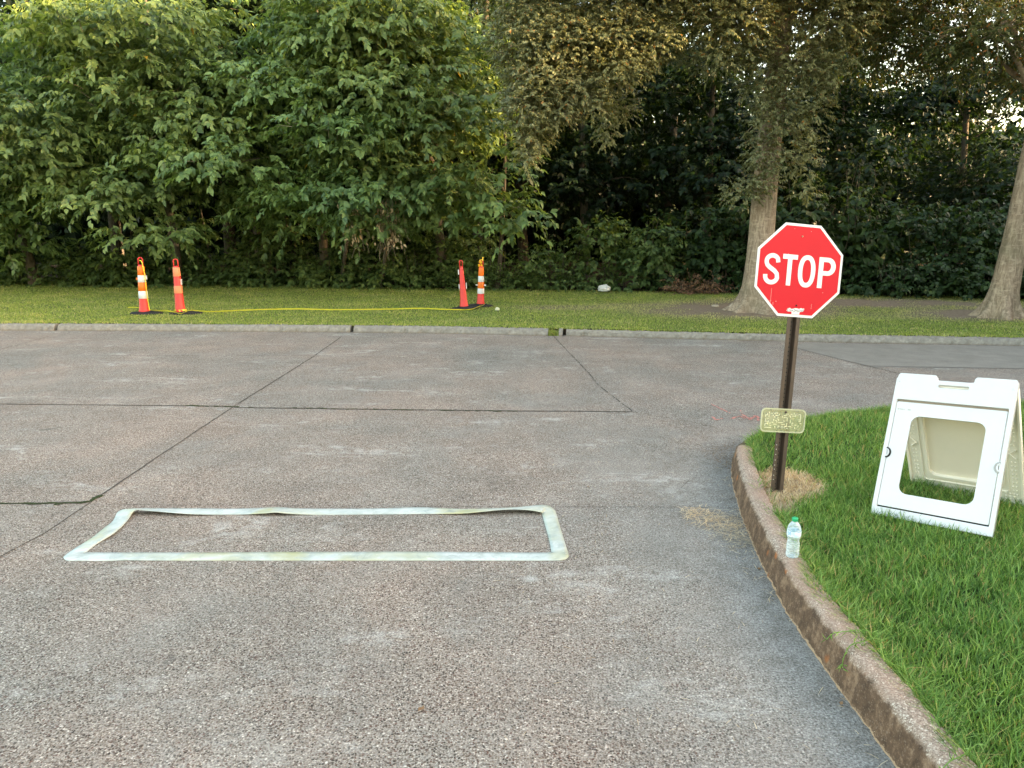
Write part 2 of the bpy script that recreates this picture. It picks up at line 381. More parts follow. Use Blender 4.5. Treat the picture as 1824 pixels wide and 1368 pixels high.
# lawns as gently uneven sheets
def dirt_at(x, y):
    """bare earth under the oaks and a worn spot on the verge"""
    def el(cx, cy, rx, ry): return np.exp(-(((x - cx) / rx) ** 2 + ((y - cy) / ry) ** 2) ** 1.5)
    n = .18 * np.sin(x * 3.1 + y * 1.7) + .14 * np.sin(x * 7.3 - y * 5.1) + .1 * np.sin(y * 11 + x * 2)
    d = el(4.5, 15.0, 1.9, 1.25) * 1.25 + el(9.2, 14.3, 1.7, .9) * 1.2 + el(7.4, 16.6, 3.4, 1.0) * 1.1 + el(12.5, 15, 3, 1.2) + el(1.05, 15.6, .9, .55) * .55 + el(2.6, 16.2, .8, .4) * .4
    return np.clip(d * (1 + n), 0, 1)
def lawn_sheet(name, xs, ys, z, mat, clip):
    XX, YY = np.meshgrid(xs, ys); n, m = XX.shape
    Z = z(XX, YY); V = np.c_[XX.ravel(), YY.ravel(), Z.ravel()]
    i = np.arange(n * m).reshape(n, m); T = np.stack([i[:-1, :-1], i[:-1, 1:], i[1:, 1:], i[1:, :-1]], -1).reshape(-1, 4)
    keep = clip(V[T].mean(1)[:, 0], V[T].mean(1)[:, 1])
    return tag(fastmesh(name, V, T[keep], mat, attrs={'dirt': dirt_at(V[:, 0], V[:, 1])}), kind='structure')
def make_turf():
    t = NT('turf_base', .95, .1); n = t.noise(t.pos(), 7, 6, .7); n2 = t.noise(t.pos(), 60, 4, .7)
    c = t.ramp(n, [(.3, (.07, .10, .025)), (.6, (.13, .17, .045)), (.8, (.21, .21, .08))])
    c = t.mix(1.0, c, t.ramp(n2, [(.3, .6), (.7, 1.3)]), 'MULTIPLY')
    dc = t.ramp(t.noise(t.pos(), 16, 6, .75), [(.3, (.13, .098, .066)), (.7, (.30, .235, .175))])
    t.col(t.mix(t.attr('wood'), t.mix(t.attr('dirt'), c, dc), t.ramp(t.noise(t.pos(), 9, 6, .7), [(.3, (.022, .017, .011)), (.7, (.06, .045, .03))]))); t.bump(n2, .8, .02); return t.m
M['turf'] = make_turf()
fk = np.array(FARK); zfar = lambda x, y: .105 + .012 * np.sin(x * .7) * np.cos(y * .9) + .006 * (y - 12)
def far_edge(x): return np.interp(x, fk[:, 0], fk[:, 1])
# far lawn grid follows the kerb
def far_lawn():
    xs = np.r_[np.arange(-60, -14, 2), np.arange(-14, 14, .15), np.arange(14, 34, 1.5)]
    ts = np.r_[np.arange(0, 8, .15), np.arange(8, 60, 3)]
    XX, TT = np.meshgrid(xs, ts); YY = far_edge(XX) + .16 + TT; V = np.c_[XX.ravel(), YY.ravel(), zfar(XX, YY).ravel()]
    n, m = XX.shape; i = np.arange(n * m).reshape(n, m)
    T = np.stack([i[:-1, :-1], i[:-1, 1:], i[1:, 1:], i[1:, :-1]], -1).reshape(-1, 4)
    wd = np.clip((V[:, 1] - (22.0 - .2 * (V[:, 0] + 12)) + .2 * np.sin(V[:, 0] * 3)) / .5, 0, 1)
    return tag(fastmesh('far_lawn', V, T, M['turf'], attrs={'dirt': dirt_at(V[:, 0], V[:, 1]), 'wood': wd}), kind='structure')
far_lawn()
_b = offs(FARSK, .175); _v = [(x, y, z) for x, y in _b for z in (-.05, .115)]
tag(mesh('verge_soil', _v, [(2*i, 2*i+2, 2*i+3, 2*i+1) for i in range(len(_b) - 1)], M['soil']), kind='structure')
# near lawn polygon: between the back of the kerb and far to the right
kb = offs(NEARK, -.15); kb = kb[::1]
def inpoly(x, y, P):
    P = np.array(P); c = np.zeros(len(x), bool); j = len(P) - 1
    for i in range(len(P)):
        xi, yi = P[i]; xj, yj = P[j]
        if yi != yj: c ^= ((yi > y) != (yj > y)) & (x < (xj - xi) * (y - yi) / (yj - yi) + xi)
        j = i
    return c
znear = lambda x, y: .112 + .05 * np.clip((x - 1.55) / .9, 0, 1) * np.clip((6.6 - y) / .8, 0, 1) + .004 * np.sin(x * 5 + y * 3)
lpoly = [tuple(p) for p in resample(offs(NEARK, -.11), .15)] + [(40, 5), (40, -8)]
lawn_sheet('near_lawn', np.r_[np.arange(1.3, 7, .05), np.arange(7, 36, 1)], np.arange(-7.9, 7.3, .05), znear, plain('turf_soil', (.028, .040, .012), .95, .1, .4, 20, .5), lambda x, y: inpoly(x, y, lpoly))

# joints and cracks in the concrete
def strip(mb, P, wd, z, rng, jit=.35, step=.05, gap=0):
    Q = resample(P, step); T = np.gradient(Q, axis=0); T /= np.linalg.norm(T, axis=1)[:, None]; N = np.c_[-T[:, 1], T[:, 0]]
    V = []; Fs = []; wd *= .72
    wl = 0
    for i in range(len(Q)):
        wl = .6 * wl + rng.gauss(0, wd * jit * .3); a = wd * (.5 + rng.uniform(-jit, jit) * .5); b = wd * (.5 + rng.uniform(-jit, jit) * .5)
        V += [(Q[i, 0] + N[i, 0] * (a + wl), Q[i, 1] + N[i, 1] * (a + wl), z), (Q[i, 0] - N[i, 0] * (b - wl), Q[i, 1] - N[i, 1] * (b - wl), z)]
        if i and rng.random() >= gap: Fs.append((2*i-2, 2*i-1, 2*i+1, 2*i))
    mb.add(V, Fs)
rj = random.Random(9)
px = lambda *p: [g(u, v)[:2] for u, v in p]
mb = MB()
strip(mb, px((608, 600), (560, 634)), .022, .003, rj, .3)
strip(mb, px((560, 634), (500, 672), (420, 722)), .022, .003, rj, .3)
strip(mb, px((420, 722), (290, 808), (165, 893)), .016, .003, rj)
strip(mb, px((165, 893), (80, 950), (0, 992), (-160, 1090)), .011, .003, rj)
strip(mb, px((-900, 708), (0, 720), (420, 724)), .028, .0034, rj, .25)
strip(mb, px((420, 726), (700, 730), (1128, 734)), .034, .0034, rj, .25)
strip(mb, px((985, 598), (1015, 630), (1042, 657), (1070, 690), (1100, 713), (1128, 734)), .015, .003, rj, .8, gap=.14)
strip(mb, px((1128, 734), (1180, 743), (1230, 752), (1290, 765)), .010, .003, rj, .8, gap=.3)
strip(mb, px((-600, 902), (0, 898), (150, 895)), .024, .0034, rj, .5)
strip(mb, px((150, 899), (500, 901), (900, 903), (1290, 904)), .005, .003, rj, .5, gap=.12)
strip(mb, px((-300, 631), (0, 633), (560, 634), (1000, 643), (1240, 650)), .014, .003, rj, .6, gap=.25)
strip(mb, px((-200, 660), (0, 623), (90, 599)), .016, .003, rj, .4, gap=.1)
strip(mb, px((1410, 618), (1508, 643), (1599, 665), (1760, 700)), .020, .003, rj, .4)
strip(mb, px((1535, 652), (1700, 655), (1900, 658), (2300, 664)), .026, .0034, rj, .4)
strip(mb, px((1213, 870), (1225, 857), (1232, 852)), .004, .003, rj, .6)
strip(mb, px((1195, 868), (1260, 874), (1290, 868)), .003, .003, rj, .6, gap=.3)
tag(mb.build('road_joints', M['joint']), kind='structure')
mb = MB()
strip(mb, px((-300, 900), (20, 898), (110, 896)), .030, .0038, rj, .7, gap=.35)
strip(mb, px((100, 897), (150, 895), (172, 886), (185, 879)), .050, .0042, rj, .8)
strip(mb, px((330, 723), (420, 725), (460, 726)), .040, .0042, rj, .8, gap=.3)
strip(mb, px((520, 727), (700, 730), (930, 733)), .034, .0042, rj, .8, gap=.4)
tag(mb.build('joint_moss', M['moss'], ), kind='structure')
# paler concrete slab that starts right of the diagonal joint, and a pale gutter along the far kerb
def make_slab(name, c0, c1):
    t = NT(name, .8, .25); p = t.pos(); n = t.noise(p, 3, 6, .7); n2 = t.noise(p, 120, 3, .7)
    c = t.ramp(n, [(.3, c0), (.7, c1)]); t.col(t.mix(1.0, c, t.ramp(n2, [(.3, .75), (.7, 1.2)]), 'MULTIPLY')); return t.m
sp = [g(u, v)[:2] for u, v in ((1412, 619), (1508, 643.5), (1552, 654), (1700, 655.5), (1900, 658.5), (2300, 664), (2300, 640), (1900, 617), (1600, 613.5), (1430, 611))]
sheet('pale_slab', sp, .0022, make_slab('pale_concrete', (.18, .165, .14), (.25, .23, .20)))

# orange spray marks on the road
mk = empty('spray_mark', (*g(1305, 738)[:2], .004), 'orange pink spray paint squiggle on the road left of the stop sign post', 'paint mark')
mb = MB(); o = g(1305, 738)
for pts, wd in (([(1266, 720), (1283, 728), (1301, 737)], .022), ([(1268, 743), (1276, 748), (1290, 745)], .03), ([(1302, 747), (1310, 744), (1318, 742), (1326, 746)], .03), ([(1322, 738), (1335, 748), (1348, 741), (1350, 750)], .035), ([(1318, 730), (1322, 736)], .015)):
    mb = MB(); strip(mb, [(g(u, v)[0] - o[0], g(u, v)[1] - o[1]) for u, v in pts], wd * .9, 0, rj, .8, .012, gap=.2)
    mb.build('paint_stroke', plain('spray_paint', (.48, .20, .16), .8, .2, .15, 30) if 'sprayp' not in M else M['sprayp'], mk)

# ------------------------------------------------------------------ grass blades
R = np.random.default_rng(11)
BL = np.array([[-.5, 0, 0], [.5, 0, 0], [-.38, .0, .5], [.38, .0, .5], [0, 0, 1.0]]); BF = np.array([[0, 1, 3], [0, 3, 2], [2, 3, 4]])
def blades(name, P, h, wd, lean, mat, dry, label, cat, template=(BL, BF)):
    n = len(P); a = R.uniform(0, 2 * np.pi, n); b = R.uniform(0, 2 * np.pi, n)
    V0, F0 = template; k = len(V0)
    sx = np.c_[np.cos(a), np.sin(a), np.zeros(n)]; ld = np.c_[np.cos(b), np.sin(b), np.zeros(n)]
    t = V0[:, 2]
    V = P[:, None] + V0[None, :, 0, None] * sx[:, None] * wd[:, None, None] + t[None, :, None] * np.array([0, 0, 1.]) * (h * np.sqrt(np.clip(1 - lean**2 * .6, .1, 1)))[:, None, None] + (t ** 1.9)[None, :, None] * ld[:, None] * (h * lean)[:, None, None]
    T = (F0[None] + (np.arange(n) * k)[:, None, None]).reshape(-1, 3)
    o = fastmesh(name, V.reshape(-1, 3), T, mat, attrs={'dry': np.repeat(dry, k)})
    return tag(o, label, cat, kind='stuff')
nk = np.array(offs(NEARK, -.135))
def near_inside(x, y, m=0.0):
    """right of / below the back edge of the near kerb"""
    xb = np.interp(y, nk[:, 1][:130], nk[:, 0][:130]); ok = x > xb + m
    yb = np.interp(x, nk[:, 0][60:], nk[:, 1][60:]); return ok & (y < yb - m)
from math import pi
nk_m = nk[np.argsort(nk[:, 1])]
def inpoly(x, y, P):
    P = np.array(P); c = np.zeros(len(x), bool); j = len(P) - 1
    for i in range(len(P)):
        xi, yi = P[i]; xj, yj = P[j]
        if yi != yj: c ^= ((yi > y) != (yj > y)) & (x < (xj - xi) * (y - yi) / (yj - yi) + xi)
        j = i
    return c
npoly = [tuple(p) for p in resample(nk, .15)] + [(40, 5), (40, -8)]
patch = [g(u, v, .15)[:2] for u, v in ((1345, 836), (1385, 828), (1420, 838), (1450, 848), (1474, 866), (1462, 880), (1430, 893), (1400, 908), (1380, 915), (1365, 895), (1352, 862))]
def lawn_pts(n, x0, x1, y0, y1): 
    x = R.uniform(x0, x1, n); y = R.uniform(y0, y1, n); k = inpoly(x, y, npoly); return x[k], y[k]
def near_grass():
    x, y = lawn_pts(130000, 1.2, 3.9, 1.4, 4.8); x2, y2 = lawn_pts(60000, 1.5, 5.6, 4.6, 7.1); x3, y3 = lawn_pts(26000, 3.5, 9, -1, 7.3)
    x = np.r_[x, x2, x3]; y = np.r_[y, y2, y3]
    jx = x + R.normal(0, .03, len(x)); jy = y + R.normal(0, .03, len(x))
    dead = inpoly(jx, jy, patch); keep = ~dead; x, y = x[keep], y[keep]; n = len(x)
    clump = .5 + .5 * np.sin(x * 9 + 3 * np.sin(y * 5)) * np.cos(y * 11 + 2 * np.sin(x * 4))
    h = R.uniform(.030, .088, n) * (.7 + .5 * clump); lean = R.uniform(.15, 1.05, n)
    P = np.c_[x, y, znear(x, y) - .002]
    blades('near_grass', P, h, R.uniform(.0030, .0072, n), lean, M['grass_near'], (R.random(n) < .012) * 1., 'long bright green grass of the corner lawn beside the kerb', 'grass')
near_grass()
def fringe():
    q = resample(nk, .01); q = q[(q[:, 1] > 1.5) & (q[:, 1] < 6.6) & (q[:, 0] < 4)]; i = R.integers(0, len(q), 9000)
    wv = .02 * np.sin(np.arange(len(q)) * .05) + .015 * np.sin(np.arange(len(q)) * .13)
    x = q[i, 0] + R.normal(0, .016, 9000) + .01 - wv[i] * .8; y = q[i, 1] + R.normal(0, .012, 9000) - .01; k = ~inpoly(x, y, [(p[0] - .08 if m < 1 else p[0], p[1]) for m, p in enumerate(patch)]); x, y = x[k], y[k]; n = len(x)
    blades('grass_fringe', np.c_[x, y, np.full(n, .125)], R.uniform(.04, .10, n), R.uniform(.003, .006, n), R.uniform(.7, 1.2, n), M['grass_near'], (R.random(n) < .03) * 1., 'ragged fringe of grass leaning over the back edge of the near kerb', 'grass')
fringe()
# ragged fringe and dead patch
def dead_patch():
    P = np.array(patch); n = 9000; x = R.uniform(P[:, 0].min() - .05, P[:, 0].max() + .05, n); y = R.uniform(P[:, 1].min() - .05, P[:, 1].max() + .05, n)
    k = inpoly(x + R.normal(0, .02, n), y + R.normal(0, .02, n), patch); x, y = x[k], y[k]; n = len(x)
    blades('dead_grass', np.c_[x, y, znear(x, y) + .006], R.uniform(.02, .05, n), R.uniform(.003, .006, n), R.uniform(.6, 1.25, n), M['straw'], np.zeros(n), 'dry straw coloured dead grass around the foot of the stop sign post', 'dead grass')
dead_patch()
lawn_sheet('dead_patch_soil', np.arange(1.4, 2.1, .02), np.arange(3.9, 4.8, .02), lambda x, y: znear(x, y) + .008, plain('dead_thatch', (.30, .22, .14), .95, .1, .4, 30, .5), lambda x, y: inpoly(x, y, patch) & inpoly(x, y, lpoly))
def far_grass():
    n = 420000; x = R.uniform(-17, 15.5, n); t = R.uniform(0, 1, n) ** 1.15 * 10.5; y = far_edge(x) + .10 + t
    ok = (y < 22.6 - .2 * (x + 12)) & (np.abs(x) < y * .85 + 1.5)
    d = dirt_at(x, y); ok &= R.random(n) > d * 1.1; x, y = x[ok], y[ok]; n = len(x); d = d[ok]
    edge = np.clip(1 - (y - far_edge(x) - .1) / .25, 0, 1)
    bandn = .5 + .5 * np.sin(x * 2.1 + np.sin(y * 3)) * np.sin(y * 2.7 + x * .3)
    h = R.uniform(.018, .042, n) * (1 + edge * .6) * (.8 + .4 * bandn)
    blades('far_grass', np.c_[x, y, zfar(x, y) - .004], h, R.uniform(.006, .014, n), R.uniform(.2, 1.0, n), M['grass_far'], np.clip(d * 1.5 + (R.random(n) < .05) * .6 + .35 * (bandn > .82) * R.random(n), 0, 1), 'mown yellowish green grass of the verge between kerb and woods', 'grass', (BL[[0, 1, 4]], np.array([[0, 1, 2]])))
far_grass()
def gap_tuft():
    n = 500; x = R.uniform(.58, .76, n); y = far_edge(x) + R.uniform(.02, .2, n); blades('gap_grass', np.c_[x, y, np.full(n, .0)], R.uniform(.06, .13, n), R.uniform(.006, .012, n), R.uniform(.3, 1, n), M['grass_far'], (R.random(n) < .2) * .6, 'tuft of grass growing in the gap of the broken far kerb', 'grass')
gap_tuft()
# loose straw clippings washed up along the near kerb
def straw_bed(name, poly, n, mat, label, z=.004, lmin=.02, lmax=.085, wmin=.0012, wmax=.0028, flat=.12):
    P = np.array(poly); x = R.uniform(P[:, 0].min(), P[:, 0].max(), n); y = R.uniform(P[:, 1].min(), P[:, 1].max(), n)
    k = inpoly(x + R.normal(0, .05, n), y + R.normal(0, .05, n), poly); x, y = x[k], y[k]; n = len(x)
    a = R.uniform(0, 2 * pi, n); L = R.uniform(lmin, lmax, n); W = R.uniform(wmin, wmax, n)
    d = np.c_[np.cos(a), np.sin(a), R.uniform(-flat, flat, n)]; s = np.c_[-np.sin(a), np.cos(a), np.zeros(n)]
    T0 = np.array([[0, -.5, 0], [0, .5, 0], [.5, .7, .06], [.5, -.3, .06], [1, .1, 0]])
    c = np.c_[x, y, z + R.uniform(.002, .014, n)]
    V = c[:, None] + T0[None, :, 0, None] * (d * L[:, None])[:, None] + T0[None, :, 1, None] * (s * W[:, None])[:, None] + T0[None, :, 2, None] * np.array([0, 0, 1.]) * L[:, None, None]
    F0 = np.array([[0, 1, 2], [0, 2, 3], [3, 2, 4]]); T = (F0[None] + (np.arange(n) * 5)[:, None, None]).reshape(-1, 3)
    return tag(fastmesh(name, V.reshape(-1, 3), T, mat), label, 'debris', kind='stuff')
straw_bed('straw_drift', px((1208, 908), (1240, 905), (1275, 918), (1318, 922), (1328, 945), (1342, 975), (1330, 985), (1300, 960), (1262, 940), (1230, 925)), 1700, M['straw'], 'drift of dry grass clippings fanned out from the kerb in front of the dead patch')
straw_bed('straw_drift', px((1250, 810), (1285, 795), (1306, 783), (1303, 815), (1308, 842), (1290, 835), (1265, 822)), 900, M['litter'], 'brown leaf and grass debris at the worn corner of the kerb')
straw_bed('kerb_debris', px((1290, 800), (1305, 800), (1304, 830), (1312, 870), (1320, 915), (1330, 950), (1346, 985), (1364, 1012), (1388, 1058), (1432, 1128), (1468, 1183), (1508, 1234), (1551, 1289), (1598, 1368), (1560, 1368), (1530, 1300), (1480, 1225), (1440, 1180), (1370, 1075), (1330, 1000), (1300, 930)), 1500, M['straw'], 'scattered straw bits along the foot of the near kerb', flat=.05)
straw_bed('road_grit', px((900, 1368), (1500, 1368), (1320, 1000), (1290, 780), (1100, 760), (800, 900)), 260, M['straw'], 'sparse straws lying on the concrete left of the kerb', lmin=.02, lmax=.05, wmin=.001, wmax=.002, flat=.03)

# ------------------------------------------------------------------ leaves and trees
def unit(a): return a / np.maximum(np.linalg.norm(a, axis=-1, keepdims=True), 1e-9)
LB = np.array([[0, 0, 0], [.30, .46, .05], [.68, .30, .0], [1, 0, -.16], [.68, -.30, .0], [.30, -.46, .05], [.38, 0, -.05], [.7, 0, -.07]])
LBF = np.array([[0, 6, 1], [1, 6, 7], [1, 7, 2], [2, 7, 3], [0, 5, 6], [5, 7, 6], [5, 4, 7], [4, 3, 7]])
LO = np.array([[0, 0, 0], [.5, .5, .04], [1, 0, -.05], [.5, -.5, .04]]); LOF = np.array([[0, 3, 1], [1, 3, 2]])
LC = np.array([[0, 0, 0], [.35, .5, .06], [1, 0, -.12], [.35, -.5, .06]]); LCF = np.array([[0, 2, 1], [0, 3, 2]])
def leaves(P, D, N, L, W, tmpl):
    T0, F0 = tmpl; D = unit(D); Y = unit(np.cross(N, D)); Z = np.cross(D, Y); n = len(P); k = len(T0)
    V = P[:, None] + T0[None, :, 0, None] * (D * L[:, None])[:, None] + T0[None, :, 1, None] * (Y * W[:, None])[:, None] + T0[None, :, 2, None] * (Z * L[:, None])[:, None]
    return V.reshape(-1, 3), (F0[None] + (np.arange(n) * k)[:, None, None]).reshape(-1, 3)
def join(parts):
    V = []; T = []; o = 0
    for v, t in parts: V.append(v); T.append(t + o); o += len(v)
    return np.concatenate(V), np.concatenate(T)

def sprays(rng, blobs, dens, L, ratio, nleaf, slen, droop, tmpl, inner=.35, twigs=False, updir=.25, flat=.25):
    """leafy sprays on and inside a set of ellipsoid lobes; every leaf is its own little surface"""
    Ps = []; As = []
    for (c, r) in blobs:
        c = np.array(c); r = np.array(r); area = 4 * pi * ((r[0]*r[1])**1.6/3 + (r[0]*r[2])**1.6/3 + (r[1]*r[2])**1.6/3) ** (1/1.6)
        n = max(4, int(dens * area)); d = unit(rng.normal(size=(n, 3)))
        rr = np.where(rng.random(n) < inner, rng.uniform(.25, .85, n), rng.uniform(.84, 1.08, n))
        Ps.append(c + d * r * rr[:, None]); As.append(unit(d * np.array([1, 1, flat]) + rng.normal(0, .35, (n, 3)) + np.array([0, 0, updir])))
    P = np.concatenate(Ps); A = unit(np.concatenate(As)); n = len(P)
    sl = rng.uniform(*slen, n)
    m = nleaf; t = np.tile(np.linspace(.08, 1, m), (n, 1)) + rng.normal(0, .03, (n, m))
    side = unit(np.cross(A, np.array([0, 0, 1.]))); sg = np.where((np.arange(m) % 2) == 0, 1., -1.)[None]
    pos = P[:, None] + A[:, None] * (t * sl[:, None])[..., None]; pos[..., 2] -= (t ** 2) * sl[:, None] * droop
    D = A[:, None] * (.35 + .5 * t)[..., None] + side[:, None] * (sg * (1.0 - .55 * t))[..., None] + rng.normal(0, .28, (n, m, 3)); D[..., 2] -= rng.uniform(.25, 1.15, (n, m)) * (1 if droop > .1 else .35)
    N = rng.normal(0, .42, (n, m, 3)) + np.array([0, 0, .85]) + A[:, None] * .75
    LL = rng.uniform(.6, 1.15, (n, m)) * L
    parts = [leaves(pos.reshape(-1, 3), D.reshape(-1, 3), N.reshape(-1, 3), LL.ravel(), (LL * ratio).ravel(), tmpl)]
    V, T = join(parts)
    if not twigs: return V, T, None
    # thin three-sided stems
    k = rng.random(n) < twigs; Pk, Ak, sk = P[k], A[k], sl[k]; q = 4; tt = np.linspace(-.35, 1, q)
    c = Pk[:, None] + Ak[:, None] * (tt[None] * sk[:, None])[..., None]; c[..., 2] -= (np.clip(tt, 0, 1)[None] ** 2) * sk[:, None] * droop
    s1 = unit(np.cross(Ak, [0, 0, 1.])); s2 = np.cross(s1, Ak); rad_ = np.linspace(.007, .0025, q)
    ring = [c + (s1 * math.cos(a) + s2 * math.sin(a))[:, None] * rad_[None, :, None] for a in (0, 2.1, 4.2)]
    VT = np.stack(ring, 2).reshape(len(Pk), q * 3, 3); F0 = []
    for i in range(q - 1):
        for j in range(3): F0 += [[i*3+j, i*3+(j+1) % 3, (i+1)*3+(j+1) % 3], [i*3+j, (i+1)*3+(j+1) % 3, (i+1)*3+j]]
    TT = (np.array(F0)[None] + (np.arange(len(Pk)) * q * 3)[:, None, None]).reshape(-1, 3)
    return V, T, (VT.reshape(-1, 3), TT)

def trunk_mesh(pr, base, top, r0, r1, flare=1.6, n=14, seg=14, bend=.15, limbs=(), lr=.35, roots=5):
    """tapered trunk with root flare and limbs reaching to the lobes, one mesh (local to base)"""
    mb = MB(); base = Vector(base); top = Vector(top) - base; b1 = Vector((pr.uniform(-bend, bend), pr.uniform(-bend, bend), 0))
    P = []; V = []; ph = pr.uniform(0, 6)
    zs = [-.08, .0, .08, .18, .32, .5, .75] + [.75 + (top.length - .75) * (i / seg) for i in range(1, seg + 1)]
    for z in zs:
        t = max(0, z) / top.length; c = top * t + b1 * math.sin(t * pi); c.z = z if z < .75 else c.z
        P.append(c); rr = r0 + (r1 - r0) * t; fl = (flare - 1) * math.exp(-max(z, 0) / .2)
        for k in range(n):
            a = 2 * pi * k / n; lobe = (.5 + .5 * math.cos(roots * a + ph + .6 * math.sin(2 * a))) ** 1.6; r = rr * (1 + fl * (.30 + 1.25 * lobe) + .03 * math.sin(3 * a + z * 2) + pr.uniform(-.012, .012))
            V.append((c.x + r * math.cos(a), c.y + r * math.sin(a), z if z < .75 else c.z))
    Fs = [(i*n+k, i*n+(k+1) % n, (i+1)*n+(k+1) % n, (i+1)*n+k) for i in range(len(zs)-1) for k in range(n)]; Fs.append(tuple((len(zs)-1)*n+k for k in range(n)))
    mb.add(V, Fs)
    for (tt, tip) in limbs:
        tip = Vector(tip) - base; s = top * tt + b1 * math.sin(tt * pi); mid = s.lerp(tip, .5) + Vector((pr.uniform(-.25, .25), pr.uniform(-.25, .25), .12 * (tip - s).length + pr.uniform(0, .2)))
        q = [Vector(v) for v in smoothline([tuple(s), tuple(mid), tuple(tip)], 6)]
        q = [v + Vector((pr.uniform(-.04, .04), pr.uniform(-.04, .04), pr.uniform(-.04, .04))) for v in q]
        ra = (r0 + (r1 - r0) * tt) * lr; mb.tube(q, [ra * (1 - .85 * i / (len(q) - 1)) for i in range(len(q))], 7)
    return mb

def tree(name, label, cat, base, height, r0, blobs, leafm, barkm, seed, dens, L, ratio, nleaf, slen, droop, tmpl, inner=.35, twigs=False, group=None, flare=1.5, lean=(0, 0), updir=.25, flat=.25, nlimb=None, r1=None):
    pr = random.Random(seed); rng = np.random.default_rng(seed); t = empty(name, base, label, cat, group); b = np.array(base)
    top = (base[0] + lean[0], base[1] + lean[1], base[2] + height)
    sel = blobs if nlimb is None else blobs[:nlimb]
    limbs = []
    for (c, r) in sel:
        f = min(.95, max(.25, (c[2] - base[2] - .25 * math.dist(c[:2], base[:2])) / height)); limbs.append((f, c))
    trunk_mesh(pr, base, top, r0, r1 if r1 else r0 * .35, flare, limbs=limbs).build('trunk', barkm, t, True)
    V, T, tw = sprays(rng, blobs, dens, L, ratio, nleaf, slen, droop, tmpl, inner, twigs, updir, flat)
    fastmesh('crown', V - b, T, leafm, t, smooth=False)
    if tw: fastmesh('twigs', tw[0] - b, tw[1], M['twig'], t)['kind'] = 'stuff'
    return t

def lobes(rng, c, r, n, size, ymin=None, squash=.6):
    """lobes spread through an ellipsoid, more of them near its surface"""
    out = []
    for _ in range(n):
        while True:
            d = [rng.gauss(0, 1) for _ in range(3)]; l = math.sqrt(sum(x * x for x in d)); k = rng.uniform(.45, .95)
            p = [c[i] + d[i] / l * r[i] * k for i in range(3)]
            if ymin is None or p[1] > ymin: break
        s = rng.uniform(*size); out.append((tuple(p), (s, s, s * squash)))
    return out

# --- broad-leaved trees of the forest edge, left: (base, crown centre, crown radii, lobes, label)
EDGE = [
 ((-13.6, 21.6), (-13.6, 19.8, 4.4), (3.4, 2.6, 3.6), 22, 'broad-leaved tree at the left end of the forest edge'),
 ((-9.4, 21.4), (-9.3, 19.4, 4.6), (3.2, 2.5, 3.7), 24, 'broad-leaved tree hanging low behind the two left traffic posts'),
 ((-5.3, 21.6), (-5.0, 19.3, 4.5), (3.0, 2.4, 3.5), 24, 'broad-leaved tree between the left and the right pair of traffic posts'),
 ((-1.9, 21.2), (-2.8, 19.2, 4.9), (2.0, 2.4, 3.6), 24, 'yellowish topped broad-leaved tree behind the red traffic post without bands'),
]
for i, (b, c, r, n, lab) in enumerate(EDGE):
    pr = random.Random(40 + i); bl = lobes(pr, c, r, int(n * 1.5), (.75, 1.4), squash=.31)
    tree('broadleaf_tree', lab, 'tree', (b[0], b[1], .13), 7.5, .14, bl, M['leaf_broad'] if i % 2 == 0 else M['leaf_broad_b'], M['bark_dark'], 100 + i, 8.5, .175, .60, 14, (.35, .8), .38, (LB, LBF), .22, .14, 'broad-leaved trees of the forest edge', 1.3, (c[0] - b[0], -.8), nlimb=12)
# low arm of leaves that reaches right above the red posts
bl = [((-.6, 18.2, 2.3), (1.0, .9, .5)), ((.0, 18.0, 1.9), (.8, .7, .4)), ((-1.5, 18.2, 2.6), (1.0, .9, .55)), ((-.3, 18.6, 3.1), (.7, .7, .5)), ((-.8, 19.5, 4.2), (.9, .9, .7)), ((-.9, 20, 5.4), (1.0, 1, .8))]
tree('young_tree', 'slim young tree whose low leafy arm reaches over the orange traffic post with tape', 'tree', (-.4, 20.4, .13), 5.2, .07, bl, M['leaf_broad'], M['bark_dark'], 150, 6.5, .20, .62, 11, (.3, .65), .3, (LB, LBF), .3, .15, None, 1.2, (.2, -.7))

# --- second and third rows: darker, taller trees inside the wood
BACK = [(-18, 25, 10.5), (-13.5, 26, 11.5), (-9.3, 25.2, 12.5), (-5.2, 26.2, 12), (-1.2, 25.3, 11.5), (2.4, 24.2, 9.4), (6.0, 23.6, 8.8), (9.6, 23.2, 8.6), (13.2, 22.6, 7.9), (17.4, 23, 5.9),
        (-16, 31, 13), (-10.5, 32, 13.5), (-5, 31, 13.5), (.5, 31.5, 12.5), (6, 30.5, 10.5), (11.5, 30, 9.6), (17, 30, 7.5), (23, 28, 6.0)]
POSN = ['far left', 'left', 'middle left', 'middle', 'right of the middle', 'behind the white bag', 'behind the near oak', 'behind the stop sign', 'between the two oaks', 'behind the right oak']
variants = []
for v in range(3):
    pr = random.Random(70 + v); bl = lobes(pr, (0, 0, 6.3), (2.9, 2.7, 4.6), 26, (.9, 1.6), squash=.7)
    rng = np.random.default_rng(200 + v)
    V, T, _ = sprays(rng, bl, 3.3, .24, .6, 9, (.35, .8), .3, (LC, LCF), .45)
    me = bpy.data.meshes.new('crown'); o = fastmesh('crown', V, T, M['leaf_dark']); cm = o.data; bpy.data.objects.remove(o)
    tm = trunk_mesh(pr, (0, 0, 0), (pr.uniform(-.5, .5), pr.uniform(-.3, .3), 10), .17, .06, 1.3, limbs=[(min(.9, max(.3, (c[2] - 1) / 10)), c) for c, r in bl[:10]])
    o = tm.build('trunk', M['bark_dark'], None, True); tmm = o.data; bpy.data.objects.remove(o)
    variants.append((cm, tmm))
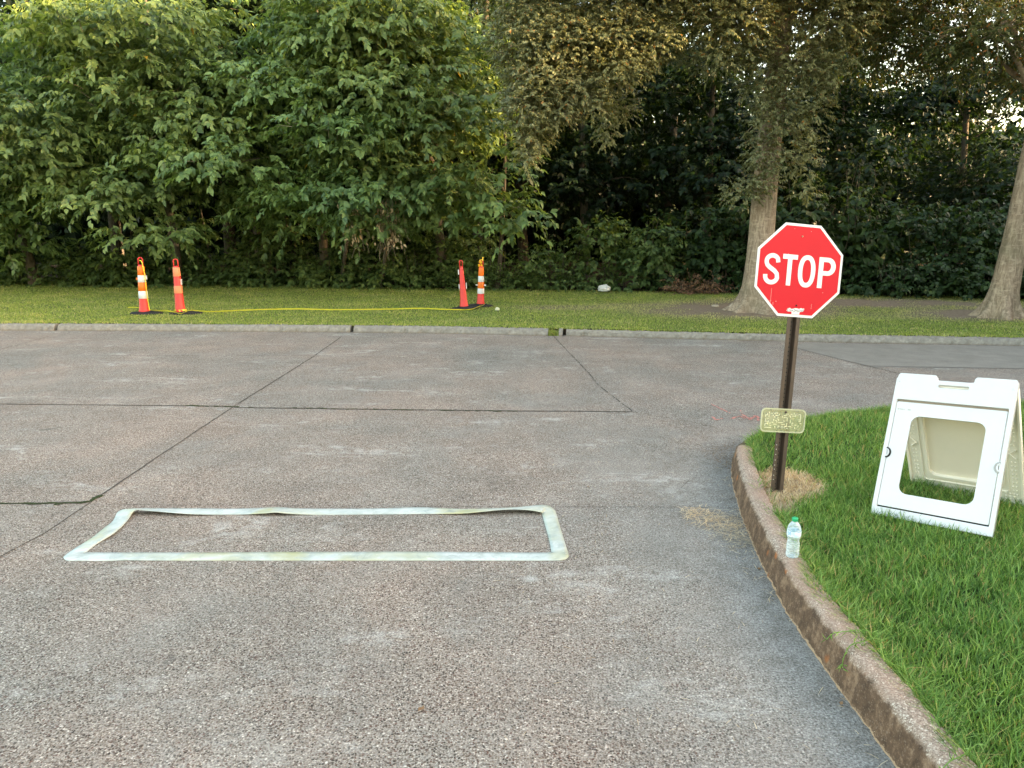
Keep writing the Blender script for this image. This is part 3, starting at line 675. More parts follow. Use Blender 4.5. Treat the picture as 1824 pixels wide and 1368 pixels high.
for i, (x, y, h) in enumerate(BACK):
    row = 'second row' if i < 10 else 'rear row'
    where = POSN[i] if i < 10 else ['far left', 'left', 'middle left', 'middle', 'behind the near oak', 'behind the stop sign', 'behind the right oak', 'far right'][i - 10]
    t = empty('forest_tree', (x, y, .1), f'dark forest tree in the {row} of the wood, {where}', 'tree', 'dark trees inside the wood')
    cm, tmm = variants[i % 3]; t.rotation_euler = (0, 0, i * 2.4); s = h / 11.0; t.scale = (s * 1.05 if i < 10 else s * 1.2, s * 1.05 if i < 10 else s * 1.2, s)
    for nm, me in (('trunk', tmm), ('crown', cm)):
        o = bpy.data.objects.new(nm, me); COL.objects.link(o); o.parent = t

# far wood that reads as one mass behind the rows
def far_wood():
    rng = np.random.default_rng(77); n = 60000
    x = rng.uniform(-34, 40, n); y = rng.uniform(34, 42, n); top = np.interp(x, [-34, -4, 2, 8, 14, 24, 40], [13, 13, 11, 8.6, 6.6, 5.6, 6]) * (1 + .12 * np.sin(x * 1.3) + .08 * np.sin(x * 3.7 + y))
    z = rng.uniform(0, 1, n) ** .9 * top; P = np.c_[x, y, z]
    D = rng.normal(0, 1, (n, 3)); D[:, 2] -= .5; N = rng.normal(0, .6, (n, 3)) + [0, -.4, .8]; L = rng.uniform(.3, .6, n)
    V, T = leaves(P, D, N, L, L * .7, (LC, LCF))
    n = 70000; x = rng.uniform(-45, 50, n); y = rng.uniform(35, 44, n); P = np.c_[x, y, rng.uniform(0, 6.2, n)]; D = rng.normal(0, 1, (n, 3)); N = rng.normal(0, .6, (n, 3)) + [0, -.9, .4]; L = rng.uniform(.4, .8, n)
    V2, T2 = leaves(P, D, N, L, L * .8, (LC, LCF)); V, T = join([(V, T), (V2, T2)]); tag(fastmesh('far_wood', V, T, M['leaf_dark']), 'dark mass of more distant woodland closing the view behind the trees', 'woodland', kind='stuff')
far_wood()

# --- understorey shrubs along the foot of the wood
SHR = [  # x, y, radius x, height, leaf size, label
 (-10.2, 22.4, 1.3, 2.1, .14, 'taller shrub in the shade behind the leftmost traffic post'),
 (-6.4, 22.2, 1.3, 1.9, .14, 'taller shrub in the shade right of the second traffic post'),
 (-3.9, 21.9, 1.2, 1.6, .14, 'taller shrub in the shade behind the hanging dead vines'),
 (-1.6, 21.6, 1.2, 1.8, .14, 'taller shrub in the shade behind the red post without bands'),
 (-14.6, 22.0, 1.2, 1.5, .13, 'bushy shrub cut by the left edge of the picture'),
 (-12.6, 21.9, .9, 1.1, .13, 'leafy bush at the far left foot of the wood'),
 (9.4, 18.3, 1.0, .9, .13, 'low bush at the foot of the wood just right of the stop sign'),
 (11.6, 17.8, 1.1, .9, .13, 'low bush left of the right oak trunk at the foot of the wood'),
 (6.8, 18.9, .9, .9, .13, 'low bush right of the near oak trunk'),
 (-10.9, 21.7, 1.0, .95, .13, 'low rounded bush left of the orange and white post'),
 (-8.9, 21.5, .9, .85, .11, 'small bush behind the leftmost traffic post'),
 (-7.2, 21.3, .9, 1.1, .13, 'shrub just right of the second traffic post, at the foot of the wood'),
 (-4.9, 21.1, 1.1, .95, .12, 'low shrub below the leaning thin trunk'),
 (-2.8, 20.9, 1.0, 1.05, .12, 'low shrub left of the red post without bands'),
 (-.4, 20.6, 1.1, 1.15, .11, 'dense shrub directly behind the taped orange post'),
 (1.2, 20.4, 1.1, 1.3, .10, 'small-leaved shrub left of the white bag'),
 (2.9, 20.3, 1.3, 1.9, .15, 'tall vine-covered shrub behind the white bag'),
 (5.4, 20.0, 1.3, 2.3, .17, 'vine-covered shrub behind the near oak trunk'),
 (8.0, 19.3, 1.6, 2.9, .17, 'tall broad shrub right behind the stop sign'),
 (10.6, 18.9, 1.5, 2.2, .15, 'shrub between the stop sign and the right oak'),
 (13.0, 18.4, 1.5, 2.2, .15, 'shrub behind the right oak trunk'),
]
for i, (x, y, rx, h, L, lab) in enumerate(SHR):
    pr = random.Random(300 + i); rng = np.random.default_rng(300 + i); t = empty('shrub', (x, y, .12), lab, 'shrub', 'shrubs along the foot of the wood')
    bl = [((pr.uniform(-rx, rx) * .8, pr.uniform(-.5, .5), h * pr.uniform(.2, .85)), (pr.uniform(.35, .6) * rx, .55, pr.uniform(.25, .4) * h * (.6 if h > 1.5 else 1))) for _ in range(8 if h < 1.5 else 14)] + [((q * rx * .7, -.25, .22), (.6 * rx, .55, .25)) for q in (-1, 0, 1)]
    lm = M['leaf_under_b'] if x < 3 else M['leaf_under']
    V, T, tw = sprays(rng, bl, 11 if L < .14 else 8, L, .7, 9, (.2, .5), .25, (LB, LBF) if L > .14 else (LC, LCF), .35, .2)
    fastmesh('foliage', V, T, lm, t); mb = MB()
    for _ in range(9):
        a = pr.uniform(-rx, rx) * .8; mb.tube([(a * .5, pr.uniform(-.3, .3), -.03), (a * .8, pr.uniform(-.4, .4), h * .5), (a, pr.uniform(-.4, .4), h * pr.uniform(.8, 1.15))], [.014, .010, .004], 5)
    mb.build('stem', M['bark_dark'], t)
# thin stems and leaning trunks seen in the gap under the leaves
STEMS = [(-4.75, 20.9, -4.1, 3.0, .06, 'thin dark trunk leaning right under the leaves, left of the middle'), (-3.6, 20.6, -3.0, 2.6, .05, 'thin leaning trunk left of the hanging dead vines'),
         (-9.0, 22.8, -9.2, 2.6, .035, 'thin upright sapling behind the leftmost post'), (-7.6, 22.0, -7.4, 2.6, .04, 'thin upright sapling behind the second post'), (-6.3, 22.2, -6.6, 2.6, .035, 'thin upright sapling in the dark gap right of the second post')]
for i, (x, y, x2, h, r, lab) in enumerate(STEMS):
    t = empty('sapling', (x, y, .12), lab, 'sapling', 'saplings in the gap under the leaves'); mb = MB(); pr = random.Random(i)
    mb.tube([(0, 0, -.05), ((x2 - x) * .35, 0, h * .4), ((x2 - x), -.1, h), ((x2 - x) * 1.2, -.2, h * 1.4)], [r, r * .85, r * .7, r * .4], 8, jit=.06, rng=pr); mb.build('trunk', M['bark_dark'], t, True)
    V, T, _ = sprays(np.random.default_rng(500 + i), [((x2 - x, -.1, h * 1.15), (.6, .6, .5))], 6, .16, .62, 8, (.3, .5), .3, (LC, LCF)); fastmesh('crown', V, T, M['leaf_under'], t)
# hanging dead vines
t = empty('dead_vine', (-2.9, 17.8, 2.2), 'tangle of dead grey vines hanging under the leaves left of the red post', 'vine'); mb = MB(); pr = random.Random(8)
for k in range(26):
    x = pr.choice([-.75, -.1, .05, .1]) + pr.gauss(0, .13); z = pr.uniform(-.2, .25); P = [(x, pr.uniform(-.1, .1), z)]
    for q in range(7): P.append((P[-1][0] + pr.gauss(0, .045), P[-1][1] + pr.gauss(0, .03), P[-1][2] - pr.uniform(.08, .20)))
    mb.tube(P, .006, 4)
mb.build('stem', M['twig'], t)
rng = np.random.default_rng(9); n = 170; V, T = leaves(np.c_[rng.choice([-.75, -.05, .1], n) + rng.normal(0, .12, n), rng.normal(0, .1, n), rng.uniform(-.9, .2, n)], rng.normal(0, .4, (n, 3)) + [0, 0, -1], rng.normal(0, 1, (n, 3)), rng.uniform(.07, .14, n), rng.uniform(.03, .06, n), (LB, LBF)); fastmesh('withered_leaves', V, T, M['straw'], t)

# --- the two oaks on the verge
OB = (4.83, 14.95, .13)
pr = random.Random(3)
ob = [  # lobes in metres: the hanging left curtain, the canopy above it, the canopy to the right, the shoots on the trunk
 ((.27, 13.9, 3.05), (.17, .22, .26)), ((.40, 13.9, 3.42), (.30, .35, .25)), ((.28, 13.9, 3.85), (.40, .5, .35)), ((.80, 13.9, 3.80), (.34, .4, .22)), ((1.48, 13.9, 3.95), (.18, .25, .26)), ((1.15, 14.0, 4.15), (.48, .5, .28)),
 ((.50, 14.0, 4.30), (.60, .6, .42)), ((1.90, 14.1, 4.52), (.50, .5, .28)), ((.35, 14.1, 4.95), (.70, .7, .5)), ((1.0, 14.1, 4.95), (.70, .7, .45)), ((1.75, 14.1, 5.05), (.62, .6, .4)), ((2.45, 14.2, 4.95), (.50, .55, .32)),
 ((.25, 14.2, 5.75), (.85, .8, .55)), ((1.3, 14.2, 5.7), (.9, .9, .55)), ((2.2, 14.3, 5.75), (.9, .9, .5)), ((1.85, 15.3, 3.7), (.20, .25, .38)), ((2.0, 15.2, 4.1), (.35, .35, .3)),
 ((.5, 14.6, 6.5), (1.2, 1, .7)), ((2.1, 14.5, 6.4), (1.2, 1, .7)), ((3.1, 14.6, 5.5), (.8, .8, .4)), ((3.2, 14.8, 6.2), (1.1, 1, .7)), ((3.6, 14.5, 4.75), (.55, .5, .22)), ((4.2, 14.5, 4.95), (.5, .5, .28)),
 ((1.6, 15, 7.2), (1.6, 1.4, .7)), ((4.2, 15.6, 6.5), (1.1, 1, .7)), ((4.4, 14.4, 6.0), (.9, .8, .45)), ((5.6, 14.5, 5.5), (.9, .8, .5)), ((5.9, 14.7, 6.3), (1.1, .9, .7)), ((6.8, 15.2, 6.0), (.9, .9, .6)), ((5.4, 16.4, 6.6), (1.2, 1, .7)),
 ((4.0, 14.2, 7.2), (2.2, 1.8, .7)), ((6.6, 15, 7.1), (1.8, 1.6, .7)), ((3.2, 16.6, 7.2), (1.9, 1.6, .7)), ((5.2, 12.6, 7.0), (1.7, 1.4, .7)), ((2.6, 12.4, 6.9), (1.6, 1.3, .7)), ((7.2, 17, 7.2), (1.8, 1.4, .7)), ((3.9, 14.3, 5.3), (.7, .7, .4)),
 ((4.32, 14.5, 2.42), (.34, .3, .16)), ((4.62, 14.5, 2.62), (.32, .3, .24)), ((4.60, 14.5, 3.1), (.24, .3, .28)), ((5.45, 14.6, 3.1), (.24, .3, .40)), ((5.50, 14.6, 2.45), (.16, .2, .12)), ((4.60, 14.5, 3.6), (.28, .3, .35)), ((5.45, 14.6, 3.9), (.36, .35, .45)),
 ((5.0, 14.42, 3.3), (.28, .14, .5)), ((4.95, 14.42, 4.1), (.38, .2, .5)), ((4.55, 14.6, 4.4), (.36, .35, .45)), ((5.15, 14.5, 4.8), (.62, .4, .42)), ((5.7, 14.5, 4.6), (.4, .4, .4))]
ob = ob[:12] * 2 + ob[12:]
oak = empty('oak_tree', OB, 'large oak with drooping olive crown and bare grey trunk behind the stop sign', 'tree')
trunk_mesh(pr, OB, (5.2, 15.25, 7.8), .265, .16, 1.95, 36, 22, .08, limbs=[(.6, (1.3, 14.2, 5.6)), (.62, (3.1, 14.6, 5.9)), (.55, (6.6, 14.9, 5.9)), (.65, (4.0, 14.2, 7)), (.7, (6.6, 15, 7)), (.7, (3.2, 16.4, 7)), (.7, (7, 16.8, 7)), (.66, (5.2, 12.8, 6.8))], lr=.33, roots=6).build('trunk', M['bark'], oak, True)
rng = np.random.default_rng(21)
V, T, tw = sprays(rng, ob, 80, .068, .46, 16, (.10, .26), .15, (LO, LOF), .35, .15, .1, .5); fastmesh('crown', V - np.array(OB), T, M['leaf_oak'], oak); fastmesh('twigs', tw[0] - np.array(OB), tw[1], M['twig'], oak)['kind'] = 'stuff'
OB2 = (9.05, 13.95, .13)
ob2 = [((7.4, 14.6, 5.6), (1.0, 1, .5)), ((6.9, 14.2, 6.6), (1.3, 1.2, .8)), ((8.6, 14.8, 6.2), (1.1, 1.1, .6)), ((7.9, 13.6, 5.0), (.8, .8, .35)), ((8.9, 13.2, 6.6), (1.3, 1.2, .8)), ((10.2, 14.6, 5.4), (1.2, 1.1, .7)), ((9.6, 12.7, 5.0), (.7, .7, .4)),
 ((7.0, 16, 5.1), (1.0, 1, .4)), ((8.2, 16.6, 5.7), (1.2, 1, .5)), ((10.8, 16.2, 6.6), (1.5, 1.3, .9)), ((8.3, 15.6, 7.2), (2.4, 2, .8)), ((8.1, 13.9, 4.9), (.8, .7, .35)), ((8.9, 13.9, 5.3), (.8, .7, .4)), ((9.7, 14.6, 4.6), (.7, .7, .4)), ((8.5, 15, 4.9), (1.0, .8, .4)), ((7.6, 15.2, 5.2), (.9, .8, .4)), ((10.6, 13, 7.6), (2, 1.8, 1.1)), ((6.6, 12.4, 7.2), (1.6, 1.4, .9)), ((12.2, 14.5, 7), (1.6, 1.5, 1)), ((9.9, 13.6, 4.1), (.4, .5, .35))]
oak2 = empty('oak_tree', OB2, 'oak with leaning tan trunk at the right edge of the picture', 'tree')
trunk_mesh(pr, OB2, (9.8, 14.1, 7.8), .225, .14, 1.85, 36, 22, .05, limbs=[(.45, ob2[0][0]), (.5, ob2[1][0]), (.55, ob2[2][0]), (.4, ob2[5][0]), (.6, ob2[10][0]), (.62, ob2[11][0]), (.6, ob2[13][0]), (.36, (9.15, 13.8, 3.3)), (.5, ob2[8][0])], lr=.33, roots=6).build('trunk', M['bark'], oak2, True)
V, T, tw = sprays(rng, ob2, 30, .09, .38, 15, (.2, .5), .2, (LO, LOF), .35, .2, .1, .5); fastmesh('crown', V - np.array(OB2), T, M['leaf_oak_b'], oak2); fastmesh('twigs', tw[0] - np.array(OB2), tw[1], M['twig'], oak2)['kind'] = 'stuff'

# --- trees added out of view on the right to shade the corner
for i, (x, y, h) in enumerate([(17, -6, 9.2), (18.5, -2.5, 9), (18, 1, 9.2), (18.8, 4.5, 8.8), (18, 8, 8.9), (18.6, 11.2, 8.8), (18, 14.4, 8.6), (20.5, 17, 9), (23, 6, 9), (24, 0, 9.4), (24, 12, 9), (26, -7, 9.5), (27, 3, 10), (28, 9, 10), (21, -10, 9), (15.8, 6.2, 7), (15.5, -1, 8)]):
    t = empty('added_shade_tree', (x, y, .1), 'dense unseen tree added on the right to cast shade', 'tree', 'unseen trees added for shade'); cm, tmm = variants[i % 3]; t.rotation_euler = (0, 0, i * 1.7); s = h / 11 * .84; t.scale = (s * 1.4, s * 1.4, s)
    for nm, me in (('trunk', tmm), ('crown', cm)):
        o = bpy.data.objects.new(nm, me); COL.objects.link(o); o.parent = t

hd = empty('shade_hedge', (15.2, 4, 0), 'long dense leaf screen added out of view on the right to block low sun', 'shade_hedge'); rng = np.random.default_rng(61); n = 26000  # unseen row of leaves, added to stop low sun passing beneath the crowns
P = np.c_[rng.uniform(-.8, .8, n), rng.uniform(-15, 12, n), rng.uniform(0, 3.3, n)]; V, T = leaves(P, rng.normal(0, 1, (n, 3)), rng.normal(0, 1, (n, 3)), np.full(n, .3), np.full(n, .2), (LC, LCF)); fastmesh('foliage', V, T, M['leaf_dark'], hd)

for (hx, y0, y1, hh, lab_) in ((22.6, 11, 31, 4.2, 'tall unseen leaf screen added at the far right to block low sun'),):  # second unseen leaf row, added to keep low sun off the forest edge
    hd = empty('shade_hedge', (hx, 0, 0), lab_, 'shade_hedge'); P = np.c_[rng.uniform(-.8, .8, n), rng.uniform(y0, y1, n), rng.uniform(0, hh, n)]; V, T = leaves(P, rng.normal(0, 1, (n, 3)), rng.normal(0, 1, (n, 3)), np.full(n, .3), np.full(n, .2), (LC, LCF)); fastmesh('foliage', V, T, M['leaf_dark'], hd)

# ------------------------------------------------------------------ stop sign
def basis(Rm, p, s=1.0):
    m = Matrix([[Rm[i][j] for j in range(3)] for i in range(3)]).to_4x4(); m.translation = Vector(p); return m
def sheeting(name, c, rough=.5):
    t = NT(name, rough, .25); v = t.obj(); n = t.noise(v, 6, 5, .6); n2 = t.noise(t.obj((60, 60, 8)), 1, 6, .8)
    cc = t.mix(t.ramp(n, [(.45, 0), (.75, .22)]), c, tuple(x * .8 for x in c)); cc = t.mix(t.ramp(n2, [(.70, 0), (.74, .35)]), cc, (.9, .55, .5))
    t.col(cc); t.bump(t.noise(v, 3, 2), .05, .01); return t.m
M['red'] = sheeting('sign_red', (.53, .005, .018)); M['white_sheet'] = plain('sign_white', (.66, .68, .70), .4, .5, .04)
M['post'] = plain('post_brown', (.060, .042, .030), .45, .45, .25, 12); M['metal'] = plain('bolt_metal', (.30, .24, .14), .5, .5, .3, 60)
M['dark'] = plain('dark_slot', (.02, .02, .02), .8, .2, .2)
RS = [[.9846, -.1608, .0688], [.1519, .9811, .1196], [-.0867, -.1073, .9904]]; PS = Vector((1.7075, 4.5166, 1.4635))
sgn = empty('stop_sign', (0, 0, 0), 'red octagonal stop sign on a leaning brown channel post at the lawn corner', 'stop sign'); sgn.matrix_world = basis(RS, PS - Vector((RS[0][2], RS[1][2], RS[2][2])) * 1.325)
Z0 = 1.325; r = .2745
def octo(r): 
    t = r * math.tan(pi / 8); return [(-t, r + Z0), (t, r + Z0), (r, t + Z0), (r, -t + Z0), (t, -r + Z0), (-t, -r + Z0), (-r, -t + Z0), (-r, t + Z0)][::-1]
plate('sign_panel', [octo(r)], 0, .003, M['white_sheet'], sgn)
face = plate('red_face', [octo(r * .945)], -.0012, -.0004, M['red'], sgn)
plate('back_plate', [octo(r * .998)], .0032, .0042, plain('aluminium', (.35, .35, .34), .4, .5), sgn)
lw = .030
def letter(name, loops): return plate(name, [[(x, z + Z0) for x, z in lp] for lp in loops], -.0026, -.0014, M['white_sheet'], sgn)
def ell(cx, cz, rx, rz, a0, a1, n=14, p=1.0): return [(cx + rx * math.cos(rad(a0 + (a1 - a0) * k / n)), cz + rz * math.sin(rad(a0 + (a1 - a0) * k / n))) for k in range(n + 1)]
sc_ = ell(-.176, .039, .037, .036, 15, 180, 12) + ell(-.176, .036, .037, .032, 195, 240, 4)[0:4] + [(-.176, .001), (-.160, -.012)] + ell(-.176, -.043, .039, .036, 25, -180, 16)
sc_ = [(-.139, .038)] + ell(-.176, .042, .0375, .0345, 30, 180, 12) + [(-.2125, .034), (-.207, .020), (-.193, .008), (-.176, -.002), (-.158, -.013), (-.143, -.028)] + ell(-.176, -.045, .0385, .0360, 0, -180, 14)[1:] + [(-.215, -.036)]
letter('letter', [stroke(sc_, .0265)])
letter('letter', [[(-.112, .091), (-.112, .063), (-.080, .063), (-.079, -.092), (-.051, -.092), (-.051, .063), (-.017, .063), (-.017, .091)]])
def stad(cx, cz, rx, rz, n=40, e=2.3): return [(cx + rx * math.copysign(abs(math.cos(2*pi*k/n)) ** (2/e), math.cos(2*pi*k/n)), cz + rz * math.copysign(abs(math.sin(2*pi*k/n)) ** (2/e), math.sin(2*pi*k/n))) for k in range(n)]
letter('letter', [stad(.047, 0, .0555, .0955), stad(.047, 0, .0275, .068)])
letter('letter', [[(.122, .091), (.122, -.092), (.152, -.092), (.152, -.016)] + [(.182, -.016)] + ell(.182, .0375, .0505, .0535, -90, 90, 12)[1:-1] + [(.182, .091)], [(.152, .064), (.180, .064)] + ell(.180, .0375, .022, .0265, 80, -80, 8) + [(.180, .011), (.152, .011)]])
for (x, z, mt) in ((-.001, .202, 'metal'), (.003, -.206, 'dark')):
    mb = MB(); mb.lathe([(.0001, .004), (.005, .003), (.0055, 0)], 10)
    o = mb.build('bolt', M[mt], sgn, True); o.rotation_euler = (rad(90), 0, 0); o.location = (x, -.001, Z0 + z)
# little white sticker with scribbled dark script near the bottom edge
st = plate('sticker', [[(x, z + Z0) for x, z in [(-.058, -.240), (-.050, -.226), (-.036, -.222), (-.028, -.228), (-.014, -.226), (-.004, -.222), (.010, -.222), (.022, -.225), (.034, -.219), (.046, -.222), (.054, -.219), (.055, -.228), (.048, -.240), (.028, -.243), (.026, -.258), (-.024, -.258), (-.024, -.243), (-.046, -.245)]][::-1]], -.0024, -.0014, M['white_sheet'], sgn)
mb_cu = []
def scr(P, wd=.0022): return stroke(smoothline([(x, z) for x, z in P], 5), wd)
script = [[(-.042, -.229), (-.050, -.230), (-.052, -.238), (-.044, -.241)], [(-.040, -.234), (-.034, -.233), (-.036, -.240), (-.032, -.236), (-.029, -.240)], [(-.026, -.240), (-.024, -.234), (-.020, -.239), (-.017, -.234)], [(-.015, -.234), (-.016, -.241), (-.010, -.246), (-.006, -.238)], [(-.002, -.229), (-.008, -.231), (-.001, -.237), (-.005, -.242)], [(.000, -.240), (.002, -.234), (.005, -.239), (.008, -.234), (.010, -.241)], [(.013, -.234), (.014, -.240), (.019, -.234), (.016, -.247)], [(.027, -.226), (.028, -.238), (.021, -.240)], [(.032, -.237), (.037, -.233), (.039, -.239), (.033, -.238)], [(.043, -.239), (.044, -.226)], [(.048, -.238), (.051, -.224)]]
for i, s_ in enumerate(script):
    pass
cu = bpy.data.curves.new('script', 'CURVE'); cu.dimensions = '3D'; cu.bevel_depth = .0008
for s_ in script:
    P = smoothline(s_, 5); sp_ = cu.splines.new('POLY'); sp_.points.add(len(P) - 1)
    for i, p in enumerate(P): sp_.points[i].co = (p[0], -.0026, p[1] + Z0, 1)
tmp = bpy.data.objects.new('t', cu); COL.objects.link(tmp); me = bpy.data.meshes.new_from_object(tmp.evaluated_get(bpy.context.evaluated_depsgraph_get())); bpy.data.objects.remove(tmp); me.materials.clear(); link('script', me, M['dark'], st)
# scuffs
mb = MB()
for (x, z, a, b) in ((-.175, -.19, .03, .0015), (-.165, -.16, .0015, .09), (-.148, -.205, .0025, .018), (-.130, -.190, .006, .004), (.165, -.118, .005, .003), (.10, -.205, .0015, .03), (.052, .235, .003, .004), (-.055, .243, .003, .003), (-.08, .093, .006, .003)):
    mb.box((x - a/2, -.00145, Z0 + z - b/2), (x + a/2, -.0012, Z0 + z + b/2))
mb.build('scuffs', plain('scuff', (.75, .36, .34), .6, .3), sgn)['kind'] = 'stuff'
# channel post, hat profile, open side towards the road
prof = [(-.041, 0), (-.018, 0), (-.012, .030), (.012, .030), (.018, 0), (.041, 0), (.041, .004), (.021, .004), (.015, .034), (-.015, .034), (-.021, .004), (-.041, .004)]
V = []; zz = [-.15] + [i * .1 for i in range(0, 16)]
for z in zz: V += [(x, y + .0055, z) for x, y in prof]
n = len(prof); Fs = [(i*n+k, i*n+(k+1) % n, (i+1)*n+(k+1) % n, (i+1)*n+k) for i in range(len(zz)-1) for k in range(n)] + [tuple(range(n))[::-1], tuple((len(zz)-1)*n+k for k in range(n))]
mesh('post', V, Fs, M['post'], sgn)
mb = MB()
for k in range(52):
    z = .03 + k * .0254
    if z < 1.04: mb.add([(x, .0275 + .0055, z + q) for x, q in ((-.004, -.004), (.004, -.004), (.004, .004), (-.004, .004))], [(0, 1, 2, 3)])
mb.build('holes', M['dark'], sgn)
mb = MB()
for k in range(7): mb.lathe([(.003, 0), (.003, .001)], 8, (-.030, 0, 0))
V = []; Fs = []
for k in range(8):
    z = .06 + k * .031 + random.Random(k).uniform(-.004, .004); x = -.031; s = .0022
    i0 = len(V); V += [(x - s, .0053, z - s), (x + s, .0053, z - s), (x + s, .0053, z + s), (x - s, .0053, z + s)]; Fs.append((i0, i0+1, i0+2, i0+3))
mesh('pale_dots', V, Fs, plain('dot_pale', (.6, .6, .58), .5), sgn)['kind'] = 'stuff'  # row of small pale dots low on the left flange
# small see-through plastic plate with embossed strokes fixed low on the post
def clearplastic(name, c, alpha, rough=.25):
    t = NT(name, rough, .6); t.col(c); tr = t.new('ShaderNodeBsdfTransparent'); mx = t.new('ShaderNodeMixShader'); n = t.noise(t.obj(), 18, 4)
    t.L(t.ramp(n, [(.3, max(0, alpha - .15)), (.7, min(1, alpha + .15))]), mx.inputs[0]); t.L(tr.outputs[0], mx.inputs[1]); t.L(t.b.outputs[0], mx.inputs[2]); t.L(mx.outputs[0], t.out.inputs[0]); return t.m
x0, x1, z0, z1 = -.155, .130, .355, .497
pl = plate('small_plate', [rrect(x0, z0, x1, z1, .028)], -.006, -.004, clearplastic('clear_plate', (.42, .44, .26), .5), sgn)
plate('rim', [rrect(x0 - .002, z0 - .002, x1 + .002, z1 + .002, .03), rrect(x0 + .006, z0 + .006, x1 - .006, z1 - .006, .022)], -.009, -.003, clearplastic('plate_rim', (.52, .54, .36), .75), pl)
plate('rim', [rrect(x0 + .014, z0 + .014, x1 - .014, z1 - .014, .018), rrect(x0 + .018, z0 + .018, x1 - .018, z1 - .018, .015)], -.008, -.004, clearplastic('plate_rim2', (.30, .32, .16), .85), pl)
mb = MB(); pr = random.Random(31); e = M['emboss'] = plain('emboss_pale', (.68, .68, .46), .4, .5, .15)
for gx in range(22):
    for gz in range(9):
        x = x0 + .026 + gx * .0108; z = z0 + .024 + gz * .0108
        if pr.random() < .56 - gx * .012:
            if pr.random() < .5: mb.box((x, -.0078, z), (x + .0112, -.006, z + .0028))
            else: mb.box((x, -.0078, z), (x + .0028, -.0061, z + .0112))
mb.build('embossing', e, pl)
mb = MB(); mb.lathe([(.0001, .004), (.007, .003), (.0075, 0)], 10); o = mb.build('bolt', M['post'], pl, True); o.rotation_euler = (rad(90), 0, 0); o.location = (.0, -.0075, z1 - .02)

# ------------------------------------------------------------------ white folding A-frame
def whiteplastic(name, c=(.84, .84, .83)):
    t = NT(name, .38, .5); n = t.noise(t.obj(), 5, 6, .7); n2 = t.noise(t.obj((3, 3, 1)), 9, 5, .7)
    cc = t.ramp(n, [(.3, tuple(x * .94 for x in c)), (.7, c)]); cc = t.mix(t.ramp(n2, [(.62, 0), (.75, .25)]), cc, (.6, .58, .52)); t.col(cc); return t.m
M['plastic'] = whiteplastic('white_plastic', (.62, .62, .62)); M['cream'] = whiteplastic('cream_plastic', (.80, .76, .65)); M['beige'] = whiteplastic('beige_board', (.80, .74, .62))
RA = [[.702, .6609, .2655], [-.7096, .6172, .3399], [.0608, -.427, .9022]]
af = empty('a_frame_sign', (0, 0, 0), 'empty white plastic folding A-frame sign standing on the near lawn', 'sandwich board'); af.matrix_world = basis(RA, (1.9883, 3.9496, .1602))
W, H = .59, .795
def tab_outline():
    o = [(0, .0), (W, .0), (W, H)] + [(.587, .815), (.578, .826)] + [(.400, .826), (.390, .816), (.388, .796), (.372, .793), (.228, .793), (.212, .794), (.207, .812), (.198, .822)] + [(.016, .822), (.008, .812), (.005, .795), (0, .79)]
    return o
fr = plate('front_panel', [tab_outline(), rrect(.024, .048, .566, .668, .004, 2), rrect(.220, .752, .369, .768, .007)], 0, .030, M['plastic'], af, .003)
ins = plate('insert_board', [rrect(.026, .056, .563, .655, .006, 3), rrect(.117, .139, .479, .579, .045)], .004, .012, M['plastic'], fr, .0015)
mb = MB(); mb.box((.024, .020, .656), (.566, .026, .672)); mb.build('slot', plain('slot_shade', (.30, .25, .19), .7), fr)
mb = MB(); mb.box((.024, .022, .044), (.566, .026, .058)); mb.build('slot', M['dark'], fr)
for x, s in ((.024, 1), (.566, -1)):
    P = [(x + s * (-.004 + .022 * math.sin(a)), .002, .355 + .027 * math.cos(a)) for a in [pi * k / 10 for k in range(11)]]
    mb = MB(); mb.tube(P, .0046, 6); mb.build('hook', M['dark'] if s > 0 else plain('hook_grey', (.35, .34, .32), .5), fr, True)
    P = [(x + s * (-.004 + .013 * math.sin(a)), .002, .355 + .020 * math.cos(a)) for a in [pi * k / 10 for k in range(11)]]
    mb = MB(); mb.tube(P, .005, 6); mb.build('clip', M['plastic'], fr, True)
mb = MB()
for x in (.018, .572):
    o_ = MB(); o_.lathe([(.0001, .0012), (.006, .001), (.007, 0)], 14); q = o_.build('rivet', M['plastic'], fr, True); q.rotation_euler = (rad(90), 0, 0); q.location = (x, .0, .775)
mb = MB()
for a, b, c_ in ((.035, .010, .004), (.047, .018, .0035), (.067, .006, .003), (.088, .016, .004)): mb.box((a, .0036, .612 - c_), (a + b, .0042, .612 + c_ * .6))
mb.build('worn_print', plain('worn_print', (.42, .40, .36), .6), fr)
# rear panel: mirror of the front about the vertical plane through the hinge
apex = Vector((0, .028, .80)); ang = rad(-25.3 * 2)
rr_ = empty('rear_panel', (0, 0, 0)); rr_.parent = af; rr_.matrix_local = Matrix.Translation(apex) @ Matrix.Rotation(rad(50), 4, 'X') @ Matrix.Translation(-apex)
rear = plate('rear_panel', [[(0, .0), (W, .0), (W, H - .01), (0, H - .01)], rrect(.112, .135, .482, .585, .045)], .004, .030, M['cream'], af, .002); bpy.data.objects.remove(rr_)
rear.matrix_local = Matrix.Translation(apex) @ Matrix.Rotation(rad(50.5), 4, 'X') @ Matrix.Translation(-apex)
plate('rear_board', [rrect(.10, .12, .495, .60, .04)], .018, .024, M['beige'], rear)
plate('rib', [rrect(.094, .118, .500, .602, .05), rrect(.112, .135, .482, .585, .045)], -.004, .005, M['cream'], rear, .0015)
plate('rib', [rrect(.074, .092, .520, .62, .02), rrect(.080, .098, .514, .614, .018)], -.003, .005, M['cream'], rear, .0015)
